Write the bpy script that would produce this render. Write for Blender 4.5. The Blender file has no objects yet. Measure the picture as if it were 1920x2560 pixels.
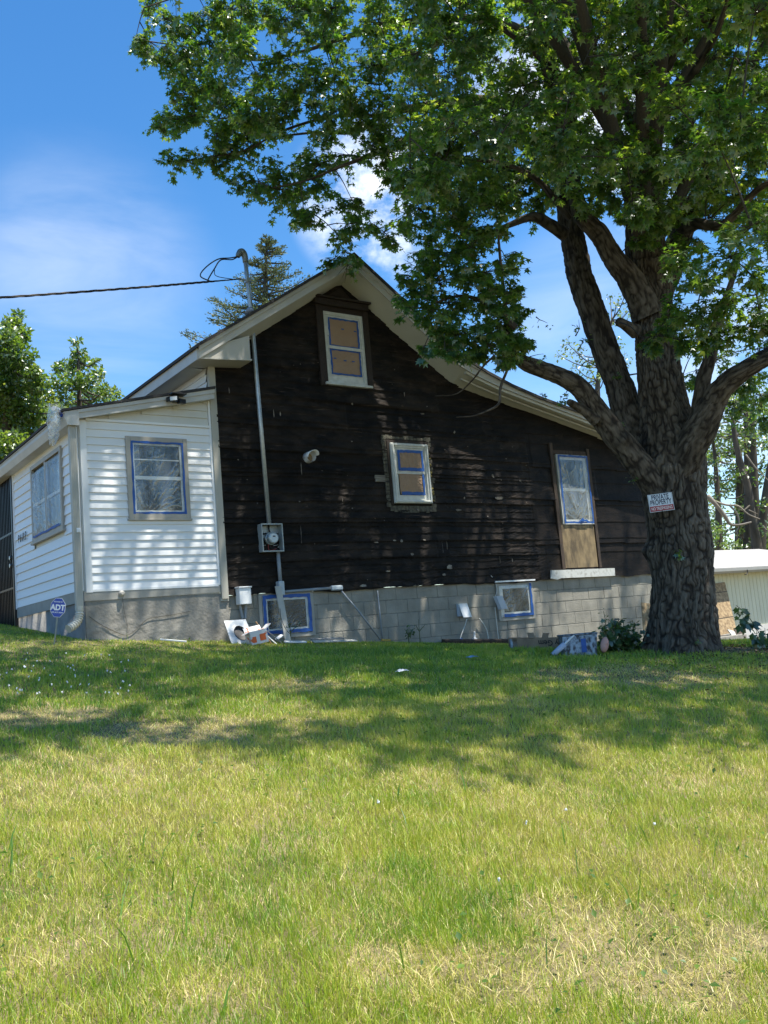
import bpy, math, random
import numpy as np
from mathutils import Matrix

rng = np.random.default_rng(7)
random.seed(7)
SC = bpy.context.scene
COL = SC.collection

# ------------------------------------------------------------------ camera
F = 2300.0                                     # focal length for a 1920 x 2560 frame
CAM = np.array([0.0, -11.4, 0.4])
YAW, PITCH, ROLL = 0.6188176, 0.1276492, -0.0843300
def _basis():
    cy, sy = math.cos(YAW), math.sin(YAW); cp, sp = math.cos(PITCH), math.sin(PITCH)
    cr, sr = math.cos(ROLL), math.sin(ROLL)
    w = np.array([sy*cp, cy*cp, sp]); r0 = np.array([cy, -sy, 0.0]); u0 = np.cross(r0, w)
    return cr*r0 + sr*u0, -sr*r0 + cr*u0, w
RT, UP, FW = _basis()
cam = bpy.data.objects.new("camera", bpy.data.cameras.new("camera"))
COL.objects.link(cam)
m = np.eye(4); m[:3, 0] = RT; m[:3, 1] = UP; m[:3, 2] = -FW; m[:3, 3] = CAM
cam.matrix_world = Matrix(m.tolist())
cam.data.sensor_fit = 'VERTICAL'; cam.data.sensor_height = 36.0
cam.data.lens = 36.0*F/2560.0
cam.data.clip_start = 0.05; cam.data.clip_end = 3000
SC.camera = cam

# ------------------------------------------------------------------ light
SUN_EL = math.radians(69); SUN_AZ = math.radians(31)      # 31 degrees to the right of the gable wall's normal
SUN = np.array([math.sin(SUN_AZ)*math.cos(SUN_EL), -math.cos(SUN_AZ)*math.cos(SUN_EL), math.sin(SUN_EL)])
sl = bpy.data.lights.new("sun", 'SUN'); sl.energy = 5.0; sl.angle = math.radians(0.53); sl.color = (1.0, 0.94, 0.82)
so = bpy.data.objects.new("sun", sl); COL.objects.link(so)
from mathutils import Vector
so.rotation_euler = Vector(SUN.tolist()).to_track_quat('Z', 'Y').to_euler()
so.location = (0, 0, 30)

def ray(u, v):
    return (RT*(u-960) - UP*(v-1280) + FW*F)/F

world = bpy.data.worlds.new("World"); SC.world = world; world.use_nodes = True
wn, wl = world.node_tree.nodes, world.node_tree.links
wn.clear()
def N(nt, typ, **kw):
    n = nt.nodes.new(typ)
    for k, v in kw.items():
        if k.startswith('i_'):
            n.inputs[k[2:]].default_value = v
        else:
            setattr(n, k, v)
    return n
WT = world.node_tree
sky = N(WT, 'ShaderNodeTexSky', sky_type='NISHITA', sun_disc=False, sun_elevation=SUN_EL,
        sun_rotation=math.atan2(SUN[0], SUN[1]), altitude=100.0, air_density=1.0, dust_density=0.3, ozone_density=1.6)
hsv = N(WT, 'ShaderNodeHueSaturation'); hsv.inputs['Saturation'].default_value = 1.33; hsv.inputs['Value'].default_value = 1.34
wl.new(sky.outputs[0], hsv.inputs['Color'])
tc = N(WT, 'ShaderNodeTexCoord')
def wnoise(scale, detail, rough, stretch=(1, 1, 1), dist=0.0):
    mp = N(WT, 'ShaderNodeMapping'); mp.inputs['Scale'].default_value = stretch
    wl.new(tc.outputs['Generated'], mp.inputs['Vector'])
    nz = N(WT, 'ShaderNodeTexNoise'); nz.inputs['Scale'].default_value = scale
    nz.inputs['Detail'].default_value = detail; nz.inputs['Roughness'].default_value = rough
    nz.inputs['Distortion'].default_value = dist
    wl.new(mp.outputs[0], nz.inputs['Vector']); return nz.outputs['Fac']
def wmath(op, a, b=None, clamp=False):
    n = N(WT, 'ShaderNodeMath', operation=op); n.use_clamp = clamp
    for i, x in enumerate((a, b)):
        if x is None: continue
        if isinstance(x, (int, float)): n.inputs[i].default_value = x
        else: wl.new(x, n.inputs[i])
    return n.outputs[0]
def wramp(x, lo, hi):
    n = N(WT, 'ShaderNodeMapRange', interpolation_type='SMOOTHSTEP'); n.inputs[1].default_value = lo; n.inputs[2].default_value = hi
    wl.new(x, n.inputs[0]); return n.outputs[0]
def wmask(u, v, inner_deg, outer_deg):
    d = ray(u, v); d = d/np.linalg.norm(d)
    n = N(WT, 'ShaderNodeVectorMath', operation='DOT_PRODUCT'); wl.new(tc.outputs['Generated'], n.inputs[0])
    n.inputs[1].default_value = tuple(d)
    return wramp(n.outputs['Value'], math.cos(math.radians(outer_deg)), math.cos(math.radians(inner_deg)))
puff = wramp(wnoise(8.0, 10.0, 0.62, (1, 1, 1.3)), 0.42, 0.60)
mask1 = wmath('MAXIMUM', wmask(930, 500, 1.2, 5.4), wmath('MULTIPLY', wmask(1450, 330, 2.0, 8.0), 0.8))
mask1 = wmath('MAXIMUM', mask1, wmath('MULTIPLY', wmask(1950, 1050, 3.0, 11.0), 0.4))
cum = wmath('MULTIPLY', puff, mask1, True)
wisp = wramp(wnoise(3.5, 6.0, 0.55, (1, 1, 3.2), 0.5), 0.26, 0.85)
mask2 = wmath('MAXIMUM', wmask(190, 700, 1.0, 9.0), wmath('MULTIPLY', wmask(1480, 850, 2.0, 8.0), 0.9))
cir = wmath('MULTIPLY', wmath('MULTIPLY', wisp, mask2, True), 0.40)
cl = wmath('MAXIMUM', cum, cir, True)
mix = N(WT, 'ShaderNodeMix', data_type='RGBA')
wl.new(cl, mix.inputs['Factor']); wl.new(hsv.outputs[0], mix.inputs['A'])
mix.inputs['B'].default_value = (7.4, 7.8, 8.4, 1)
bg = N(WT, 'ShaderNodeBackground'); bg.inputs['Strength'].default_value = 0.095
wl.new(mix.outputs['Result'], bg.inputs['Color'])
wo = N(WT, 'ShaderNodeOutputWorld'); wl.new(bg.outputs[0], wo.inputs[0])

SC.view_settings.view_transform = 'Standard'; SC.view_settings.look = 'None'
SC.view_settings.exposure = 0.9; SC.view_settings.gamma = 1.0
SC.render.engine = 'CYCLES'
SC.cycles.use_denoising = True
SC.cycles.max_bounces = 8; SC.cycles.diffuse_bounces = 4; SC.cycles.glossy_bounces = 3
SC.cycles.transmission_bounces = 4; SC.cycles.transparent_max_bounces = 12
SC.cycles.sample_clamp_indirect = 6.0

# ------------------------------------------------------------------ helpers: where a ray meets a plane of the place
def yp(u, v, y=0.0):
    d = ray(u, v); return CAM + d*((y-CAM[1])/d[1])
def xp(u, v, x):
    d = ray(u, v); return CAM + d*((x-CAM[0])/d[0])
def dp(u, v, t):
    return CAM + ray(u, v)*t
def proj(P):
    d = np.asarray(P) - CAM; w = d@FW
    return 960+F*(d@RT)/w, 1280-F*(d@UP)/w, w

def _h(ix, iy, s):
    n = (ix.astype(np.int64)*374761393 + iy.astype(np.int64)*668265263 + s*974634777) & 0x7fffffff
    n = ((n ^ (n >> 13))*1274126177) & 0x7fffffff
    return ((n ^ (n >> 16)) & 0xffff)/65535.0
def vn(x, y, s=0):
    x = np.asarray(x, float); y = np.asarray(y, float)
    ix, iy = np.floor(x), np.floor(y); fx, fy = x-ix, y-iy
    fx = fx*fx*(3-2*fx); fy = fy*fy*(3-2*fy)
    a, b, c, d = _h(ix, iy, s), _h(ix+1, iy, s), _h(ix, iy+1, s), _h(ix+1, iy+1, s)
    return (a*(1-fx)+b*fx)*(1-fy) + (c*(1-fx)+d*fx)*fy
def fbm(x, y, s=0, o=4):
    r = 0; a = .5; t = 0
    for k in range(o):
        r = r + a*vn(np.asarray(x)*2**k, np.asarray(y)*2**k, s+k*17); t += a; a *= .5
    return r/t

# ------------------------------------------------------------------ ground height
def sm(a, b, x):
    t = np.clip((x-a)/(b-a), 0, 1); return t*t*(3-2*t)
def gz(x, y):
    x = np.asarray(x, float); y = np.asarray(y, float)
    xs = np.clip(x, -14, 26)
    yn = np.clip(y, -24, 0)
    h0 = 0.88 - 0.083*xs; h4 = 0.05 - 0.025*xs; k = .6
    z = h4 + 0.155*(yn+4) + ((h0-h4)/4 - 0.155)*k*np.log1p(np.exp((yn+4)/k))
    z = z + np.clip(y, 0, 40)*0.10*(1-sm(5.5, 11, x))
    z = z + 0.05*np.exp(-((x-10.5)**2 + (y+4.04)**2)/0.9)           # root mound under the big tree
    z = z + 0.03*(fbm(x*0.9, y*0.9, 5, 3)-.5)*sm(0.0, 1.0, np.abs(y)+.3)
    return z
def ground_at(u, v):
    d = ray(u, v); t = np.linspace(1.5, 40, 4000)
    P = CAM + d*t[:, None]
    hit = np.nonzero(P[:, 2] < gz(P[:, 0], P[:, 1]))[0]
    return P[hit[0]] if len(hit) else P[-1]

# ------------------------------------------------------------------ materials
MATS = {}
def mat(name, col, rough=0.7, metal=0.0, vary=0.0, vscale=4.0, bump=0.0, bscale=30.0, stretch=(1, 1, 1), col2=None, lo=.35, hi=.65, spec=None, detail=6.0):
    if name in MATS: return MATS[name]
    mt = bpy.data.materials.new(name); mt.use_nodes = True; nt = mt.node_tree; L = nt.links
    b = nt.nodes['Principled BSDF']
    b.inputs['Roughness'].default_value = rough; b.inputs['Metallic'].default_value = metal
    if spec is not None: b.inputs['Specular IOR Level'].default_value = spec
    c = (*col, 1)
    b.inputs['Base Color'].default_value = c
    if vary or col2 or bump:
        t = N(nt, 'ShaderNodeTexCoord'); mp = N(nt, 'ShaderNodeMapping'); mp.inputs['Scale'].default_value = stretch
        L.new(t.outputs['Object'], mp.inputs['Vector'])
    if vary or col2:
        nz = N(nt, 'ShaderNodeTexNoise'); nz.inputs['Scale'].default_value = vscale; nz.inputs['Detail'].default_value = detail
        L.new(mp.outputs[0], nz.inputs['Vector'])
        mr = N(nt, 'ShaderNodeMapRange'); mr.inputs[1].default_value = lo; mr.inputs[2].default_value = hi
        L.new(nz.outputs['Fac'], mr.inputs[0])
        mx = N(nt, 'ShaderNodeMix', data_type='RGBA')
        mx.inputs['A'].default_value = c
        c2 = (*col2, 1) if col2 else tuple(x*(1-vary) for x in col)+(1,)
        mx.inputs['B'].default_value = c2
        L.new(mr.outputs[0], mx.inputs['Factor']); L.new(mx.outputs['Result'], b.inputs['Base Color'])
    if bump:
        n2 = N(nt, 'ShaderNodeTexNoise'); n2.inputs['Scale'].default_value = bscale; n2.inputs['Detail'].default_value = 5
        L.new(mp.outputs[0], n2.inputs['Vector'])
        bp = N(nt, 'ShaderNodeBump'); bp.inputs['Strength'].default_value = bump; bp.inputs['Distance'].default_value = 0.02
        L.new(n2.outputs['Fac'], bp.inputs['Height']); L.new(bp.outputs[0], b.inputs['Normal'])
    MATS[name] = mt; return mt
def leafmat(name, attr_cols, trans_cols, tw=0.5, rough=0.45, gloss=0.10):
    """two-sided leaf: diffuse + translucent + a little gloss, colour from the leaf's own tint value (0..1)"""
    mt = bpy.data.materials.new(name); mt.use_nodes = True; nt = mt.node_tree; L = nt.links; nt.nodes.clear()
    at = N(nt, 'ShaderNodeAttribute', attribute_name='tint')
    def ramp(cols):
        r = N(nt, 'ShaderNodeValToRGB'); e = r.color_ramp.elements
        while len(e) < len(cols): e.new(0.5)
        for i, c in enumerate(cols):
            e[i].position = i/(len(cols)-1); e[i].color = (*c, 1)
        L.new(at.outputs['Fac'], r.inputs[0]); return r.outputs[0]
    d = N(nt, 'ShaderNodeBsdfDiffuse'); L.new(ramp(attr_cols), d.inputs[0])
    t = N(nt, 'ShaderNodeBsdfTranslucent'); L.new(ramp(trans_cols), t.inputs[0])
    m1 = N(nt, 'ShaderNodeMixShader'); m1.inputs[0].default_value = tw; L.new(d.outputs[0], m1.inputs[1]); L.new(t.outputs[0], m1.inputs[2])
    g = N(nt, 'ShaderNodeBsdfGlossy'); g.inputs['Roughness'].default_value = rough; g.inputs[0].default_value = (.9, .95, 1, 1)
    m2 = N(nt, 'ShaderNodeMixShader'); m2.inputs[0].default_value = gloss; L.new(m1.outputs[0], m2.inputs[1]); L.new(g.outputs[0], m2.inputs[2])
    o = N(nt, 'ShaderNodeOutputMaterial'); L.new(m2.outputs[0], o.inputs[0])
    MATS[name] = mt; return mt

# ------------------------------------------------------------------ mesh builder
def make_mesh(name, V, faces=None, tris=None, quads=None, smooth=False, tint=None):
    me = bpy.data.meshes.new(name)
    V = np.asarray(V, np.float32)
    if faces is not None:
        me.from_pydata(V.tolist(), [], [list(map(int, f)) for f in faces])
    else:
        parts = []; starts = []; off = 0
        if quads is not None and len(quads):
            q = np.asarray(quads, np.int32); parts.append(q.ravel()); starts.append(np.arange(len(q))*4+off); off += q.size
        if tris is not None and len(tris):
            t = np.asarray(tris, np.int32); parts.append(t.ravel()); starts.append(np.arange(len(t))*3+off); off += t.size
        lv = np.concatenate(parts); ls = np.concatenate(starts).astype(np.int32)
        me.vertices.add(len(V)); me.vertices.foreach_set('co', V.ravel())
        me.loops.add(len(lv)); me.loops.foreach_set('vertex_index', lv)
        me.polygons.add(len(ls)); me.polygons.foreach_set('loop_start', ls)
        me.update(calc_edges=True)
    if smooth:
        me.polygons.foreach_set('use_smooth', np.ones(len(me.polygons), bool))
    if tint is not None:
        a = me.attributes.new('tint', 'FLOAT', 'POINT'); a.data.foreach_set('value', np.asarray(tint, np.float32))
    return me
def link(name, me, mt, parent=None):
    o = bpy.data.objects.new(name, me); COL.objects.link(o)
    if mt is not None: me.materials.append(mt)
    if parent is not None:
        o.parent = parent
        if parent.type == 'EMPTY':
            o.matrix_parent_inverse = Matrix.Translation(parent.location).inverted()
    return o
def tag(o, label=None, cat=None, group=None, kind=None):
    if label: o['label'] = label
    if cat: o['category'] = cat
    if group: o['group'] = group
    if kind: o['kind'] = kind
    return o
def thing(name, label, cat, loc, group=None):
    o = bpy.data.objects.new(name, None); COL.objects.link(o); o.location = tuple(map(float, loc)); o.empty_display_size = .2
    return tag(o, label, cat, group)

FR = lambda a, b, c, y0=0.0: (a, y0-c, b)           # a wall that faces the lawn: along x, up, outwards
def LW(x0):                                          # a wall that faces left: along y, up, outwards
    return lambda a, b, c: (x0-c, a, b)
class MB:
    def __init__(s): s.V = []; s.F = []
    def add(s, V, F):
        o = len(s.V); s.V += [tuple(map(float, v)) for v in V]; s.F += [[i+o for i in f] for f in F]; return s
    def box(s, a0, a1, b0, b1, c0, c1, xf=None):
        P = [(a, b, c) for c in (c0, c1) for b in (b0, b1) for a in (a0, a1)]
        if xf: P = [xf(*p) for p in P]
        return s.add(P, [(0, 2, 3, 1), (4, 5, 7, 6), (0, 1, 5, 4), (2, 6, 7, 3), (0, 4, 6, 2), (1, 3, 7, 5)])
    def frame(s, a0, a1, b0, b1, w, c0, c1, xf=None, wb=None, wt=None):
        wb = wb or w; wt = wt or w
        s.box(a0, a0+w, b0, b1, c0, c1, xf); s.box(a1-w, a1, b0, b1, c0, c1, xf)
        s.box(a0+w, a1-w, b0, b0+wb, c0, c1, xf); s.box(a0+w, a1-w, b1-wt, b1, c0, c1, xf); return s
    def prism(s, poly, c0, c1, xf=None):
        n = len(poly); P = [(a, b, c0) for a, b in poly] + [(a, b, c1) for a, b in poly]
        if xf: P = [xf(*p) for p in P]
        F_ = [list(range(n))[::-1], list(range(n, 2*n))] + [(i, (i+1) % n, n+(i+1) % n, n+i) for i in range(n)]
        return s.add(P, F_)
    def obox(s, P0, ax, ay, az):
        P0, ax, ay, az = map(np.asarray, (P0, ax, ay, az))
        P = [P0+i*ax+j*ay+k*az for k in (0, 1) for j in (0, 1) for i in (0, 1)]
        return s.add(P, [(0, 2, 3, 1), (4, 5, 7, 6), (0, 1, 5, 4), (2, 6, 7, 3), (0, 4, 6, 2), (1, 3, 7, 5)])
    def tube(s, pts, rad, n=10, caps=True, squash=None):
        V, Q = tube_arrays(pts, rad, n)
        k = len(V)//n; F_ = Q.tolist()
        if caps: F_ += [list(range(n))[::-1], list(range((k-1)*n, k*n))]
        return s.add(V, F_)
    def build(s, name, mt, parent=None, smooth=False, bevel=0.0):
        me = make_mesh(name, s.V, faces=s.F, smooth=smooth); o = link(name, me, mt, parent)
        if bevel:
            b = o.modifiers.new('bevel', 'BEVEL'); b.width = bevel; b.segments = 2; b.limit_method = 'ANGLE'
        return o

def smooth_path(pts, per=6):
    P = np.asarray(pts, float)
    if len(P) < 3:
        t = np.linspace(0, 1, per+1)[:, None]; return P[0]*(1-t)+P[-1]*t
    Q = np.vstack([2*P[0]-P[1], P, 2*P[-1]-P[-2]]); out = []
    for i in range(1, len(Q)-2):
        p0, p1, p2, p3 = Q[i-1:i+3]
        for t in np.linspace(0, 1, per, endpoint=False):
            out.append(.5*((2*p1)+(-p0+p2)*t+(2*p0-5*p1+4*p2-p3)*t*t+(-p0+3*p1-3*p2+p3)*t**3))
    out.append(P[-1]); return np.array(out)
def frames(P):
    T = np.gradient(P, axis=0); T /= np.linalg.norm(T, axis=1)[:, None]+1e-12
    a = np.array([0.31, 0.2, 0.93]); a = np.array([1., 0, 0]) if abs(T[0]@np.array([1., 0, 0])) < .8 else np.array([0, 1., 0])
    U = np.zeros_like(P); u = a - T[0]*(a@T[0]); u /= np.linalg.norm(u)
    for i in range(len(P)):
        u = u - T[i]*(u@T[i]); u /= np.linalg.norm(u)+1e-12; U[i] = u
    return T, U, np.cross(T, U)
def tube_arrays(pts, rad, n=10):
    P = np.asarray(pts, float); r = np.broadcast_to(np.asarray(rad, float), (len(P),))
    T, U, W = frames(P); a = np.arange(n)*2*math.pi/n
    V = P[:, None, :] + r[:, None, None]*(np.cos(a)[None, :, None]*U[:, None, :] + np.sin(a)[None, :, None]*W[:, None, :])
    k = len(P); i = np.arange(k-1)[:, None]*n; j = np.arange(n)[None, :]; j2 = (j+1) % n
    Q = np.stack([i+j, i+j2, i+n+j2, i+n+j], -1).reshape(-1, 4)
    return V.reshape(-1, 3), Q
def text_geo(s, size=1.0, offset=0.0, shear=0.0, align='CENTER'):
    cu = bpy.data.curves.new('lettering', 'FONT'); cu.body = s; cu.size = size; cu.offset = offset; cu.shear = shear; cu.align_x = align
    cu.resolution_u = 3
    ob = bpy.data.objects.new('lettering', cu); COL.objects.link(ob)
    dg = bpy.context.evaluated_depsgraph_get()
    me = bpy.data.meshes.new_from_object(ob.evaluated_get(dg))
    V = [tuple(v.co) for v in me.vertices]; Fc = [list(p.vertices) for p in me.polygons]
    bpy.data.objects.remove(ob); bpy.data.curves.remove(cu); bpy.data.meshes.remove(me)
    return np.array(V), Fc

# ------------------------------------------------------------------ material set
M_white = mat('white_vinyl', (.78, .79, .80), .38, vary=.06, vscale=2.0, stretch=(.3, .3, 3), bump=.03, bscale=40)
M_greyp = mat('grey_paint', (.33, .32, .29), .6, vary=.16, vscale=5, bump=.12, bscale=60)
M_fasc = mat('fascia_paint', (.49, .485, .46), .5, vary=.14, vscale=4, bump=.06, bscale=40)
M_soff = mat('cream_soffit', (.53, .53, .475), .6, vary=.08, vscale=3, bump=.05)
M_winw = mat('white_window_paint', (.62, .64, .62), .5, vary=.18, vscale=12, bump=.12, bscale=60)
M_tape = mat('blue_masking_tape', (.012, .090, .36), .55, vary=.22, vscale=18, bump=.15, bscale=60)
M_kraft = mat('kraft_paper', (.34, .23, .155), .75, vary=.10, vscale=6, bump=.45, bscale=7)
M_glass = mat('dark_glass', (.022, .028, .030), .2, spec=.25, vary=.4, vscale=3)
M_dkwood = mat('dark_stained_wood', (.030, .019, .014), .75, vary=.5, vscale=20, bump=.3, bscale=40, stretch=(4, 4, 1))
M_brwood = mat('weathered_brown_board', (.075, .05, .035), .8, col2=(.025, .018, .015), vscale=9, bump=.3, bscale=50, stretch=(3, 3, .5))
M_galv = mat('galvanised_steel', (.42, .46, .48), .38, metal=.55, vary=.18, vscale=20)
M_gpvc = mat('grey_conduit', (.25, .28, .31), .45, vary=.08, vscale=6)
M_meter = mat('grey_meter_enamel', (.30, .34, .35), .42, vary=.10, vscale=6, metal=.1)
M_black = mat('black_iron', (.008, .008, .010), .35)
M_rubber = mat('black_cable', (.012, .012, .014), .5)
M_shing = mat('dark_shingle', (.045, .043, .045), .9, vary=.4, vscale=30, bump=.4, bscale=90)
M_whpl = mat('white_plastic', (.74, .76, .78), .4, vary=.05, vscale=8)
M_osb = mat('strand_board', (.40, .29, .16), .75, col2=(.20, .135, .07), vscale=16, bump=.25, bscale=50, detail=3, stretch=(1, 1, .8))
M_ply = mat('weathered_plywood', (.27, .20, .11), .8, col2=(.10, .075, .045), vscale=6, bump=.25, bscale=40, stretch=(1.5, 1.5, .6))
M_card = mat('brown_cardboard', (.30, .205, .13), .8, vary=.25, vscale=7, bump=.1)
M_lblue = mat('deep_blue_enamel', (.02, .06, .36), .35)
M_letw = mat('white_lettering', (.78, .78, .78), .5)
M_letd = mat('dark_navy_lettering', (.015, .025, .06), .5)
M_red = mat('red_sign_panel', (.35, .025, .035), .5, vary=.15, vscale=20)
M_signw = mat('white_sign_panel', (.60, .66, .72), .4, vary=.06, vscale=15)
M_ink = mat('black_marker', (.03, .025, .02), .8)

def filmmat():
    mt = bpy.data.materials.new('clear_plastic_film'); mt.use_nodes = True; nt = mt.node_tree; L = nt.links; nt.nodes.clear()
    tr = N(nt, 'ShaderNodeBsdfTransparent'); df = N(nt, 'ShaderNodeBsdfDiffuse'); df.inputs[0].default_value = (.62, .67, .70, 1)
    gl = N(nt, 'ShaderNodeBsdfGlossy'); gl.inputs['Roughness'].default_value = .18; gl.inputs[0].default_value = (.9, .92, .95, 1)
    a = N(nt, 'ShaderNodeMixShader'); a.inputs[0].default_value = .30; L.new(df.outputs[0], a.inputs[1]); L.new(gl.outputs[0], a.inputs[2])
    at = N(nt, 'ShaderNodeAttribute', attribute_name='tint')
    mr = N(nt, 'ShaderNodeMapRange'); mr.inputs[1].default_value = 0; mr.inputs[2].default_value = 1; mr.inputs[3].default_value = .05; mr.inputs[4].default_value = .62
    L.new(at.outputs['Fac'], mr.inputs[0])
    b = N(nt, 'ShaderNodeMixShader'); L.new(mr.outputs[0], b.inputs[0]); L.new(tr.outputs[0], b.inputs[1]); L.new(a.outputs[0], b.inputs[2])
    o = N(nt, 'ShaderNodeOutputMaterial'); L.new(b.outputs[0], o.inputs[0]); return mt
M_film = filmmat()

# ================================================================== THE HOUSE
house = thing('house', 'old house with blackened stripped gable wall, grey block foundation and white sided porch', 'house', (8.0, 0.0, 0.3))

# roof outline on the gable: top edge, lower edge of the fascia, and the line where the soffit meets the wall
TOP = np.array([(5.02, 4.385), (7.64, 6.10), (8.6, 5.43), (9.3, 4.93), (9.57, 4.75), (9.85, 4.60), (10.13, 4.48), (10.66, 4.30), (11.28, 4.14), (12.2, 3.96), (13.21, 3.76), (14.95, 3.42)])
FAS = np.array([(5.02, 4.18), (7.63, 5.90), (8.6, 5.21), (9.3, 4.70), (9.57, 4.54), (9.85, 4.42), (10.38, 4.26), (11.28, 4.06), (12.24, 3.86), (13.21, 3.65), (14.95, 3.27)])
INN = np.array([(5.40, 4.27), (5.82, 4.54), (6.12, 4.74), (7.62, 5.74), (8.72, 5.0), (9.69, 4.32), (10.59, 4.13), (12.0, 3.83), (13.38, 3.54), (14.6, 3.28)])
ztop = lambda x: np.interp(x, TOP[:, 0], TOP[:, 1])
zfas = lambda x: np.interp(x, FAS[:, 0], FAS[:, 1])
zinn = lambda x: np.interp(x, INN[:, 0], INN[:, 1])
OV = -0.42; BACK = 9.0

# paper remnants and old clapboard slivers stuck to the felt
def scrap_arrays():
    return np.array(SCV), np.array(SCT)
SCV, SCT = [], []
def scrap(x, z, w, h, y=-.055, jag=.35):
    n = 7; pts = []
    for k in range(n):
        a = 2*math.pi*k/n; r = 1+random.uniform(-jag, jag)
        pts.append((x+math.cos(a)*w*.5*r, z+math.sin(a)*h*.5*r))
    o = len(SCV); SCV.extend([(a, y-random.uniform(0, .01), b) for a, b in pts]); SCT.extend([(o, o+k, o+k+1) for k in range(1, n-1)])
for u, v, w, h in ((1000, 1178, .17, .10), (1232, 1190, .05, .06), (1300, 1202, .06, .04), (1246, 1245, .18, .05), (1124, 1418, .12, .07), (1110, 1437, .06, .04), (940, 1356, .09, .02), (985, 1351, .06, .03),
                   (1003, 1352, .05, .04), (700, 1035, .03, .09), (684, 1035, .015, .12), (572, 975, .02, .08), (970, 1428, .08, .02), (908, 1464, .12, .03), (1060, 1350, .05, .02), (1030, 1386, .05, .05),
                   (1135, 1080, .04, .05), (1055, 1035, .10, .02), (1145, 1275, .16, .035), (1160, 1245, .03, .04), (880, 1010, .03, .03), (1010, 985, .02, .08), (640, 990, .02, .03), (1045, 1275, .05, .03)):
    p = yp(u, v, -.05); scrap(p[0], p[2], w, h)
for k in range(46):
    x = rng.uniform(5.6, 11.2); z = rng.uniform(1.15, float(zinn(x))-.5); s = rng.uniform(.006, .02); scrap(x, z, s*rng.uniform(.8, 2), s)
for k in range(9):
    x = rng.uniform(6.5, 11.0); z = rng.uniform(1.3, 3.2); scrap(x, z, .008, rng.uniform(.08, .22), jag=.1)
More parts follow.
